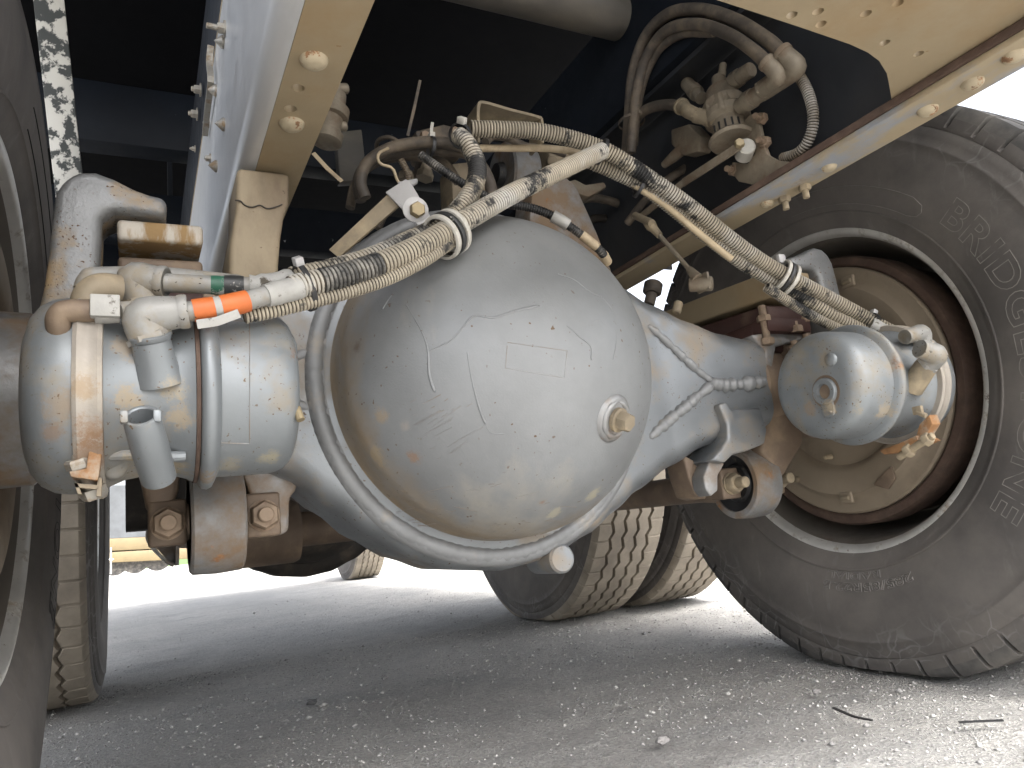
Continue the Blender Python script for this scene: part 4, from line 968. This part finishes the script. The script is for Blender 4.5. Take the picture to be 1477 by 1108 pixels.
def tie(c, d, r, label, m='plastic_black', head=(0, -.3, 1), mh='cable_tie', tail=0.):
    """cable tie: strap, head block, optional tail"""
    t = thing('cable_tie', label, 'cable tie', c)
    ring_at(c, d, r, .0055, .0014, m, 'strap', t)
    u, w, a = basis(d, head); hc = Vector(c) + u*(r + .004)
    R = Matrix((w, a, u)).transposed()
    build('head', box(hc, (.011, .0085, .0085), R), mh, t, bevel=.001)
    if tail: build('tail', strap([hc, hc + u*tail*.5, hc + u*tail + w*tail*.2], a, .0045, .0014), mh, t)
    return t

# hoses leaving the left chamber
hA = thing('air_hose', 'grey air hose with two orange tape bands over the sideways chamber', 'hose', P(340, 440, y=.68))
_, pA = hose([(268, 450, .675), (310, 444, .674), (350, 436, .674), (390, 425, .678), (440, 413, .685)], .0090, None, 'grey_hose', 'hose', hA)
sleeve(pA, .07, .25, .0103, 'tape_orange', hA); sleeve(pA, .29, .49, .0103, 'tape_orange', hA)
sleeve(pA, .25, .29, .0100, 'tape_white', hA); sleeve(pA, .66, .96, .0112, 'tape_white', hA, 'tape', .12)
build('tape_flap', strap([P(284, 468, y=.668), P(312, 464, y=.667), P(345, 452, y=.667)], (0, -.3, 1), .008, .0008), 'tape_white', hA)
hB = thing('air_hose', 'grey air hose with green band and black tape from rear elbow', 'hose', P(330, 410, y=.73))
_, pB = hose([(236, 408, .735), (280, 410, .733), (330, 412, .73), (380, 412, .726), (440, 400, .715)], .0090, None, 'grey_hose', 'hose', hB)
sleeve(pB, .36, .42, .0094, 'green_band', hB); sleeve(pB, .42, .57, .0102, 'tape_black', hB); sleeve(pB, .60, .97, .0112, 'tape_white', hB, 'tape', .15)
# main corrugated conduits of the left bundle
conduit([(418, 416, .684), (450, 409, .688), (500, 397, .692), (560, 376, .698), (610, 353, .705), (645, 333, .712), (690, 307, .725), (740, 279, .745), (800, 250, .77), (868, 218, .80)], .0128,
        'thick dusty conduit rising from the orange-taped hose to the top tie', 'conduit_0')
conduit([(420, 402, .715), (470, 391, .722), (530, 374, .728), (585, 350, .734), (630, 328, .738), (662, 302, .742), (684, 268, .75), (688, 238, .76), (676, 210, .77), (662, 196, .785)], .0118,
        'conduit curling upward in a bend above the white strap bolt', 'conduit_1')
conduit([(352, 456, .69), (400, 446, .69), (450, 434, .692), (500, 421, .695), (560, 401, .70), (610, 376, .706), (650, 349, .715), (668, 335, .722)], .0078,
        'thin lower conduit running beneath the thick left bundle', 'conduit_2', pitch=.0036)
blk = [(462, 406, .687), (490, 399.5, .690), (520, 390.5, .693), (548, 381, .6955)]
o, _ = conduit(blk, .0133, 'black worn stretch of conduit beside the white tie', 'conduit_black')
# clamp around the bundle on the strap
cc = P(645, 338, y=.722); cd = (P(690, 307, y=.725) - P(610, 353, y=.705)).normalized()
pc_ = thing('hose_clamp', 'pale double ring clamp holding left conduits against the strap', 'clamp', cc)
for k, (w, m) in zip((-.009, 0, .009), ((.006, 'cable_tie'), (.006, 'tape_black'), (.006, 'cable_tie'))):
    g = lathe([(-w/2, .0225), (-w/2, .0262), (w/2, .0262), (w/2, .0225), (-w/2, .0225)], cc + cd*k, cd, 36, caps=False)
    build('clamp_ring', g, m, pc_, bevel=.001)
tie(P(440, 415, y=.70), (P(480, 402, y=.69) - P(420, 420, y=.69)), .0225, 'black tie with white buckle round the left bundle', head=(.2, -.5, 1), mh='white_strap')
# right-hand conduits
conduit([(678, 186, .88), (720, 187, .872), (770, 189, .862), (820, 199, .852), (868, 215, .842), (905, 236, .836), (950, 266, .832), (1000, 302, .828), (1050, 342, .824), (1095, 375, .82), (1138, 400, .81), (1185, 425, .80), (1235, 452, .785), (1275, 474, .765), (1300, 487, .755)], .0128,
        'long upper conduit sweeping from top tie down to the right chamber', 'conduit_3')
conduit([(850, 232, .87), (885, 247, .862), (925, 267, .855), (970, 300, .85), (1020, 341, .845), (1070, 378, .838), (1110, 402, .83), (1150, 425, .82), (1200, 456, .80), (1245, 478, .785), (1265, 487, .775)], .0122,
        'second conduit running below the long upper one to the clamp', 'conduit_4')
conduit([(1105, 414, .815), (1140, 437, .812), (1185, 463, .80), (1230, 483, .785), (1262, 494, .775), (1290, 500, .765)], .0085,
        'narrow third conduit beneath the pair by the right chamber', 'conduit_5', pitch=.0036)
hR = thing('air_hose', 'grey hose end joining the right chamber elbow', 'hose', P(1310, 492, y=.75))
_, pR = hose([(1255, 468, .77), (1285, 483, .757), (1310, 494, .75), (1332, 505, .745)], .0098, None, 'grey_hose', 'hose', hR)
sleeve(pR, .05, .42, .0122, 'tape_white', hR, 'tape', .12)
build('hose', tube(catmull([P(1262, 474, y=.80), P(1288, 480, y=.80), P(1312, 486, y=.80)], 6), .0085, 14), 'grey_hose', hR); build('tape', tube([P(1283, 480, y=.80), P(1292, 482, y=.80)], .0098, 16), 'tape_black', hR)
c2 = P(1131, 402, y=.818); d2 = (P(1185, 432, y=.80) - P(1095, 380, y=.82)).normalized()
rc = thing('hose_clamp', 'pale double ring clamp holding right conduits beside hook bracket', 'clamp', c2)
for k, m in zip((-.009, -.001, .008), ('cable_tie', 'plastic_black', 'cable_tie')):
    g = lathe([(-.003, .0255), (-.003, .0290), (.003, .0290), (.003, .0255), (-.003, .0255)], c2 + d2*k, d2, 36, caps=False); build('clamp_ring', g, m, rc, bevel=.001)
build('clamp_lug', box(c2 + Vector((.0, .0, .033)), (.016, .010, .016)), 'white_strap', rc, bevel=.003)
tie(P(1253, 470, y=.785), d2, .0215, 'black tie with pale head binding conduits above right chamber', head=(-.3, 0, 1), mh='white_strap')
tie(P(868, 219, y=.825), (P(905, 236, y=.836) - P(820, 199, y=.852)), .0185, 'black tie where the left conduit meets the upper one', head=(0, .8, .4), mh='plastic_black')
tie(P(923, 270, y=.853), d2, .0165, 'dark tie on the second conduit below the meeting tie', head=(0, .8, .4), mh='plastic_black')
# smooth tan tube
hose([(690, 214, .90), (740, 214, .90), (800, 215, .895), (840, 223, .885), (880, 243, .872), (920, 270, .855), (960, 296, .848), (1010, 338, .84), (1055, 374, .834)], .0056, 'smooth thin tan tube running beneath the upper conduit', 'tan_hose')
# small dark conduit over the bowl
so_, sp = conduit([(606, 223, .92), (640, 247, .905), (680, 272, .89), (720, 291, .88), (770, 301, .865), (805, 316, .855), (840, 340, .85), (866, 362, .85), (876, 378, .87)], .0066, 'small dark conduit crossing over the top of the bowl', 'conduit_black', pitch=.0036)
cv = thing('conduit_sleeve', 'white sleeve on the small dark conduit over the bowl', 'sleeve', sp[int(len(sp)*.66)])
build('sleeve', tube(sp[int(len(sp)*.64):int(len(sp)*.72)], .0090, 18), 'tape_white', cv); build('sleeve', tube(sp[int(len(sp)*.79):int(len(sp)*.88)], .0072, 18), 'tan_hose', cv)
build('sleeve', tube(sp[int(len(sp)*.93):], .0074, 16), 'tan_hose', cv)
# brown hoses behind, upper left of the bowl
hose([(527, 286, 1.0), (520, 262, 1.0), (530, 235, .99), (560, 215, .97), (600, 206, .95), (640, 206, .93), (668, 212, .91)], .0090, 'brown hose arching to the left behind the upright tie', 'dark_hose')
hose([(520, 290, 1.03), (517, 258, 1.03), (535, 233, 1.01), (572, 221, .99), (620, 216, .96), (668, 220, .93), (690, 234, .91), (706, 262, .90), (710, 290, .89)], .0088, 'second brown hose looping down beside the curling conduit', 'dark_hose')
hose([(575, 205, .99), (560, 198, 1.0), (545, 204, 1.02), (545, 222, 1.04), (560, 240, 1.05)], .0035, 'thin bent wire loop beside the brown hoses', 'dark_hose')
hose([(560, 214, .955), (546, 222, .95), (548, 236, .95), (566, 243, .95), (574, 262, .95), (585, 268, .95)], .0022, 'thin wire clip round the brown hose pair', 'tan_hose')
conduit([(578, 230, .98), (588, 250, .98), (592, 270, .98)], .0055, 'short dull conduit stub below the brown hoses', 'conduit_dull', pitch=.0036)
for u, v, y in ((622, 212, .935),): tie(P(u, v, y=y), (1, 0, -.1), .0145, 'tie with upright pale buckle gathering the brown hoses', head=(.25, 0, 1), tail=.02)
tie(P(664, 196, y=.80), (P(690, 187, y=.83) - P(640, 200, y=.80)), .0155, 'dark tie with tan head where conduits cross on top', head=(.7, 0, .8))
tag(build('tie_tail', strap([P(588, 196, y=1.0), P(597, 158, y=1.0), P(606, 116, y=1.0)], (1, 0, 0), .0045, .0016), 'dark_hose'), 'long loose tie tail sticking straight up into the dark', 'cable tie')
tag(build('tie_tail', strap([P(452, 221, y=1.0), P(472, 243, y=.99), P(493, 262, y=.98)], (.7, 0, .7), .006, .0016), 'tan_hose'), 'loose tan tie tail slanting beside left rail', 'cable tie')
# strap bracket with bolt
sb = thing('strap_bracket', 'white-painted bent strap with bolt holding the left conduit clamp', 'bracket', P(590, 300, y=.78))
def PP(l, y): return [P(u, v, y=y) for u, v in l]
build('strap_face', prism([P(556, 277, y=.80), P(585, 258, y=.79), P(592, 262, y=.788), P(622, 314, y=.765), P(604, 326, y=.765)], (.0015, .004, 0)), 'white_strap', sb, bevel=.001)
build('strap_lip', prism([P(574, 262, y=.80), P(602, 257, y=.82), P(603, 262, y=.82), P(590, 270, y=.79)], (0, .003, -.002)), 'white_strap', sb, bevel=.0008)
build('strap_leg', prism([P(474, 360, y=.86), P(488, 372, y=.855), P(574, 298, y=.795), P(560, 279, y=.80)], (.004, .006, .002)), 'dusty_metal', sb, bevel=.0012)
build('washer', lathe([(0, .0155), (.002, .0155), (.0025, .0145)], P(599, 303, y=.768), (-.1, -1, -.15), 26), 'white_strap', sb)
build('bolt', join(hexnut(P(601, 304, y=.765), (-.1, -1, -.15), .0095, .009)), 'brass', sb)
# ------------------------------------------------------------------ upper torque rod and its tower on the axle
ut = thing('upper_torque_rod', 'whitish torque rod eye standing on top of the axle', 'torque rod', P(748, 255, y=1.12))
uc = P(742, 255, y=1.13)
build('eye', lathe([(-.028, .045), (-.028, .056), (-.024, .060), (.024, .060), (.028, .056), (.028, .045)], uc, (1, 0, 0), 48), 'silver_dirty', ut, smooth=40)
build('rubber_bush', lathe([(-.04, 0), (-.04, .020), (-.026, .024), (-.024, .044), (.024, .044), (.026, .024), (.04, .020), (.04, 0)], uc, (1, 0, 0), 36), 'plastic_black', ut)
build('rod', tube([uc + Vector((0, .05, 0)), uc + Vector((0, .9, .12))], .027, 20), 'brown_metal', ut)
build('pin_nut', join(box(P(800, 238, y=1.10), (.05, .04, .055)), hexnut(P(797, 232, y=1.07), (0, -1, 0), .017, .014), cyl(P(797, 232, y=1.06), P(797, 232, y=1.035), .010, 16, ch=.002)), 'dusty_metal', ut, bevel=.002)
build('tower', prism(PP([(770, 262), (812, 250), (832, 268), (862, 335), (885, 395), (760, 395), (765, 300)], 1.04), (0, .07, 0)), 'silver_dirty', ut, bevel=.006)
build('tower', prism(PP([(650, 235), (700, 230), (705, 330), (655, 330)], 1.10), (0, .06, 0)), 'dusty_metal', ut, bevel=.006)
tag(build('hose_guard', strap(catmull(PP([(683, 215), (682, 178), (683, 163), (690, 158), (730, 169), (766, 178), (773, 184), (774, 215)], 1.0), 4), (0, 1, 0), .045, .005), 'dusty_metal'), 'bent tan strip guard standing over the upper conduit', 'guard')
tag(build('cast_lever', prism(PP([(818, 262), (830, 258), (845, 266), (872, 262), (876, 270), (850, 284), (822, 276)], 1.12), (0, .03, 0)), 'dusty_alloy', bevel=.004), 'small cast lever behind the smooth tan tube', 'lever')
# ------------------------------------------------------------------ levelling valve on the right rail
vb = thing('air_valve', 'dusty cast air valve with fittings on right rail bracket', 'valve', P(1050, 190, y=.84))
v0, v1 = PX(1056, 206), PX(1036, 112, .875); vd = (v1 - v0).normalized(); Lv = (v1 - v0).length
build('valve_body', lathe([(0, .020), (.001, .034), (.006, .037), (.009, .035), (.012, .028), (Lv*.30, .026), (Lv*.34, .036), (Lv*.42, .037), (Lv*.46, .033), (Lv*.52, .036), (Lv*.58, .035), (Lv*.62, .030), (Lv*.80, .024), (Lv*.86, .013), (Lv, .011), (Lv, 0)], v0, vd, 40), 'dusty_alloy', vb, smooth=35)
bu, bw, _ = basis(vd, (0, -1, 0))
build('valve_block', box(v0 + vd*(Lv*.45), (.050, .066, .036), Matrix((bu, bw, vd)).transposed()), 'dusty_alloy', vb, bevel=.006, bseg=3)
for k in range(6):
    a = k*math.pi/3 + .4; c = v0 + vd*(Lv*.42) + (bu*math.cos(a) + bw*math.sin(a))*.031
    build('cap_screw', hexnut(c, vd, .0055, .018), 'dusty_alloy', vb)
for k in range(5):
    a = rad(-50 + 22*k); o_ = (Vector((-.75, -.65, 0))*math.cos(a) + Vector((.65, -.75, 0))*math.sin(a)); o_ = (o_ - vd*o_.dot(vd)).normalized()
    q = v0 + vd*.02 + o_*.0265; build('slot', bar(q - vd*.009, q + vd*.009, .003, .004, o_), 'plastic_black', vb)
def stub(a, b, r, m='dusty_alloy', name='port'):
    a, b = Vector(a), Vector(b); d = (b - a).normalized(); L = (b - a).length
    build(name, lathe([(0, r*.9), (L*.3, r*.9), (L*.3, r*1.15), (L*.55, r*1.15), (L*.55, r), (L*.95, r), (L, r*.9)], a, d, 20), m, vb, smooth=30)
stub(PX(1036, 172, .85), PX(1004, 167, .835), .0125, 'dusty_metal')
elbow(PX(1006, 167, .835), PX(993, 161, .83), PX(982, 153, .84), .0115, .0125, 'dusty_metal', vb)
stub(PX(1066, 154), PX(1104, 130), .0135)
stub(PX(1048, 124, .875), PX(1084, 100, .875), .0125)
elbow(PX(1102, 131), PX(1152, 98, .85), PX(1126, 74, .838), .0145, .0130, 'dusty_alloy', vb, sharp=.8)
elbow(PX(1100, 128, .85), PX(1126, 110, .838), PX(1104, 88, .826), .0130, .0118, 'dusty_alloy', vb, sharp=.8)
stub(PX(1012, 142, .88), PX(990, 120, .89), .012); stub(PX(1040, 117, .875), PX(1043, 92, .88), .006)
X1, X2, X3 = (.838,), (.826,), (.836,)
hose([(1128, 77, X1), (1105, 56, X1), (1060, 29, X1), (1010, 14, X1), (965, 20, X1), (932, 52, X1), (914, 102, X1), (908, 160, X1), (904, 220, X1)], .0105, 'longest air hose arching high from the valve elbow', 'dark_hose')
hose([(1106, 91, X2), (1085, 72, X2), (1050, 49, X2), (1005, 35, X2), (962, 44, X2), (934, 80, X2), (920, 125, X2), (914, 175, X2), (910, 220, X2)], .0098, 'second air hose arching inside the longest one', 'dark_hose')
hose([(1030, 47, X3), (985, 49, X3), (950, 72, X3), (928, 117, X3), (918, 165, X3), (914, 210, X3)], .0080, 'inner thin air hose behind the two arching ones', 'dark_hose')
hose([(984, 155, (.84,)), (965, 151, (.84,)), (940, 155, (.84,)), (922, 166, (.84,)), (911, 186, (.84,)), (906, 222, (.84,))], .0095, 'short air hose curving down from pale left fitting', 'dark_hose')
tie(PX(911, 176, .832), (.0, .1, 1), .024, 'dark tie gathering the arching air hoses', head=(0, -1, 0), mh='dark_hose', m='dark_hose')
XC = (.895,)
conduit([(1150, 104, XC), (1166, 135, XC), (1173, 168, XC), (1168, 198, XC), (1152, 220, XC), (1128, 229, XC)], .0085, 'dark corrugated cable looping beside the valve bracket', 'conduit_dull', pitch=.004)
vk = thing('valve_bracket', 'dusty plate bracket carrying the valve on the rail', 'bracket', PX(1090, 250))
build('bracket_plate', prism([PX(u, v, .875) for u, v in ((1080, 166), (1091, 162), (1100, 205), (1107, 224), (1122, 232), (1147, 234), (1092, 268), (1065, 262), (1054, 248), (1056, 234), (1078, 236), (1088, 222), (1084, 204), (1068, 198), (1062, 186))], (.008, 0, 0)), 'dusty_alloy', vk, bevel=.0015)
for u, v in ((1101, 172), (1106, 206), (1060, 247), (1071, 187)):
    c = PX(u, v, .882); build('bolt', join(hexnut(c, (-1, -.2, 0), .0095, .010), cyl(c, c + Vector((-.022, -.004, 0)), .005, 10)), 'bolt_brown', vk)
lv = thing('valve_lever', 'flat lever with pale pivot reaching left from the valve', 'lever', P(1060, 215, y=.77))
build('pivot', lathe([(-.02, .014), (.006, .014), (.008, .012), (.008, 0)], PX(1076, 214, .855), (-.5, -.8, .1), 26), 'cable_tie', lv)
build('arm', bar(PX(1068, 210, .835), PX(985, 264, .83), .004, .014, (0, 0, 1)), 'dusty_alloy', lv, bevel=.001)
build('arm', bar(PX(985, 264, .83), PX(925, 312, .825), .004, .012, (0, 0, 1)), 'dusty_alloy', lv, bevel=.001)
build('bolt', hexnut(PX(1066, 209, .832), (-.5, -.8, .1), .008, .008), 'brass', lv)
lk = thing('linkage_rod', 'thin linkage rod with ball joints below the valve lever', 'rod', P(970, 360, y=.86))
a, b = PX(934, 320, .825), PX(1006, 402, .84)
build('rod', tube([a, b], .0042, 12), 'dusty_alloy', lk)
build('joint', join(tube([a, a.lerp(b, .08), a.lerp(b, .14), a.lerp(b, .26)], [.009, .0105, .0075, .006], 16), cyl(PX(916, 311, .825), PX(940, 322, .82), .007, 14)), 'dusty_metal', lk)
build('joint', join(tube([b.lerp(a, .16), b.lerp(a, .04), b], [.006, .009, .010], 16), cyl(PX(994, 411, .835), PX(1028, 409, .86), .0125, 18, ch=.002), box(PX(1014, 408, .85), (.005, .03, .03))), 'dusty_alloy', lk, bevel=.0008)
# ------------------------------------------------------------------ dark clutter behind
pl = thing('terminal_plate', 'dark perforated plate in the shade left of linkage rod', 'plate', P(920, 350, y=1.3))
q0 = P(882, 335, y=1.35); hx = []
q1 = P(958, 308, y=1.35); q2 = P(958, 388, y=1.35)
build('plate', plate([(q0.x, q2.z), (q1.x, q2.z), (q1.x, q1.z), (q0.x + .03, q1.z), (q0.x, q1.z - .03)], [(q0.x + dx, q2.z + dz, .006) for dx, dz in ((.03, .03), (.03, .06), (.055, .045), (.055, .02), (.09, .05), (.03, .085))], .004, lambda x, z, h: (x, 1.35 + h, z)), 'dark_part', pl)
for i in range(6):
    y = 1.35 + .06*i; hose([(870 + 6*i, 285 + 8*i, y), (890 + 8*i, 268 + 3*i, y + .02), (930 + 12*i, 225 + 6*i, y), (985 + 12*i, 150 + 14*i, y - .05)], .008, ('lowest', 'second', 'third', 'fourth', 'fifth', 'highest')[i] + ' of the dark cables slanting behind the conduits', 'dark_part')
rv = thing('relay_valve', 'dusty fluted valve half hidden behind left tan rail', 'valve', P(480, 180, y=1.15))
build('valve_body', lathe([(0, .020), (.004, .026), (.02, .027), (.022, .020), (.05, .022), (.052, .030), (.07, .030), (.072, .022), (.10, .020), (.10, 0)], P(470, 208, y=1.15), P(482, 140, y=1.15) - P(470, 208, y=1.15), 24), 'dusty_alloy', rv, smooth=35)
for u, v in ((488, 128), (486, 182)): build('port', cyl(P(u - 12, v, y=1.15), P(u + 14, v, y=1.15), .009, 14, ch=.002), 'dusty_alloy', rv)
tag(build('frame_plate', prism(PP([(485, 190), (522, 186), (530, 260), (490, 262)], 1.6), (0, .03, 0)), 'dark_tube', bevel=.004), 'grey plate in deep shade left of the brown hoses', 'plate')
# ------------------------------------------------------------------ far background
gr = build('grass_strip', G().add([(-60, 46, -.01), (90, 40, -.01), (90, 80, .35), (-60, 90, .35)], [(0, 1, 2, 3)]), 'grass_far'); struct(gr, 'stuff'); tag(gr, 'bright green grass strip far beyond the yard', 'grass')
fv = thing('parked_vehicle', 'distant yellow-framed vehicle parked beyond the left wheels', 'vehicle', (-.6, 20, 0))
YV = P(170, 830, z=0).y
def FV(u, v): return P(u, v, y=YV)
build('side_panel', prism([FV(140, 700), FV(225, 700), FV(225, 774), FV(140, 778)], (0, .4, 0)), 'far_grey', fv)
build('beam', prism([FV(135, 777), FV(278, 770), FV(278, 789), FV(135, 796)], (0, .3, 0)), 'far_yellow', fv, bevel=.02)
build('beam', prism([FV(135, 798), FV(278, 790), FV(278, 806), FV(135, 813)], (0, .3, 0)), 'far_yellow', fv, bevel=.02)
for u in (165, 195, 228):
    c = FV(u, 818); c.z = .45; c.y += .45; build('wheel', join(lathe([(-.12, .25), (-.14, .45), (.14, .45), (.12, .25)], c, (0, 1, 0), 28)), 'rubber_tread', fv)
build('step_frame', join(tube([FV(152, 792), FV(152, 826)], .03, 8), tube([FV(160, 790), FV(160, 828)], .03, 8), tube([FV(150, 808), FV(163, 807)], .03, 8)), 'chrome', fv)
hb = tag(build('hanging_bracket', join(strap(catmull(PP([(213, 765), (213, 778), (222, 792), (238, 808), (250, 816)], 1.55), 4), (0, 1, 0), .05, .006), strap(PP([(256, 765), (255, 816)], 1.55), (0, 1, 0), .05, .006), prism(PP([(214, 764), (255, 764), (253, 815), (240, 806), (216, 780)], 1.57), (0, .004, 0))), 'silver_dirty'), 'pale folded sheet bracket beneath the left rod nut', 'bracket')

# more lines and small fittings in the shade round the top of the axle
hose([(505, 300, 1.06), (512, 268, 1.06), (528, 244, 1.05), (556, 230, 1.03), (600, 226, 1.0), (640, 236, .97), (660, 262, .95)], .0075, 'lowest brown hose bending round the upper left of the bowl', 'dark_hose')
hose([(545, 330, 1.1), (560, 300, 1.1), (580, 276, 1.08), (600, 250, 1.05), (606, 222, 1.0)], .006, 'thin brown line rising behind the white strap', 'dark_hose')
hose([(700, 205, .96), (712, 196, .97), (735, 200, .99), (760, 212, 1.0), (790, 214, 1.0), (815, 222, 1.0)], .007, 'brown line passing behind the thin tan tube', 'dark_hose')
hose([(800, 310, 1.2), (830, 292, 1.2), (860, 286, 1.2), (905, 300, 1.2), (940, 330, 1.2)], .009, 'brown cable drooping behind the second conduit', 'dark_hose')
hose([(830, 330, 1.25), (860, 315, 1.25), (895, 322, 1.25), (915, 345, 1.25)], .009, 'dark cable drooping lower behind the second conduit', 'dark_part')
hose([(1000, 235, .98), (960, 262, 1.0), (930, 290, 1.05), (905, 322, 1.1)], .008, 'dark line slanting left below the short air hose', 'dark_hose')
fb_ = thing('pipe_fitting', 'small dusty pipe fitting on top of the axle left of the eye', 'fitting', P(625, 245, y=1.02))
build('fitting_body', join(hexnut(P(612, 258, y=1.02), (.3, 0, 1), .014, .014), cyl(P(612, 258, y=1.02), P(616, 232, y=1.02), .009, 14, ch=.002)), 'dusty_alloy', fb_)
build('fitting_nut', hexnut(P(585, 262, y=1.0), (.2, 0, 1), .012, .016), 'dusty_alloy', fb_)
bx_ = thing('junction_block', 'dusty cast block with bolts behind the upper conduit', 'block', P(640, 215, y=1.05))
build('block_body', prism(PP([(598, 188), (640, 178), (672, 186), (676, 214), (610, 220)], 1.06), (0, .06, 0)), 'dark_hose', bx_, bevel=.006)
for u, v in ((612, 198), (655, 192)): build('bolt', hexnut(P(u, v, y=1.06), (0, -1, 0), .009, .009), 'bolt_brown', bx_)
sb2 = thing('air_fitting', 'dusty block fitting under the levelling valve', 'fitting', P(1000, 205, y=.95))
build('block_body', prism([PX(u, v, .895) for u, v in ((986, 190), (1012, 182), (1030, 200), (1026, 222), (1004, 228), (986, 212))], (-.03, 0, 0)), 'dusty_alloy', sb2, bevel=.004)
build('port', tube([PX(988, 212, .875), PX(972, 226, .87), PX(958, 238, .87)], [.011, .010, .007], 14), 'dusty_alloy', sb2)
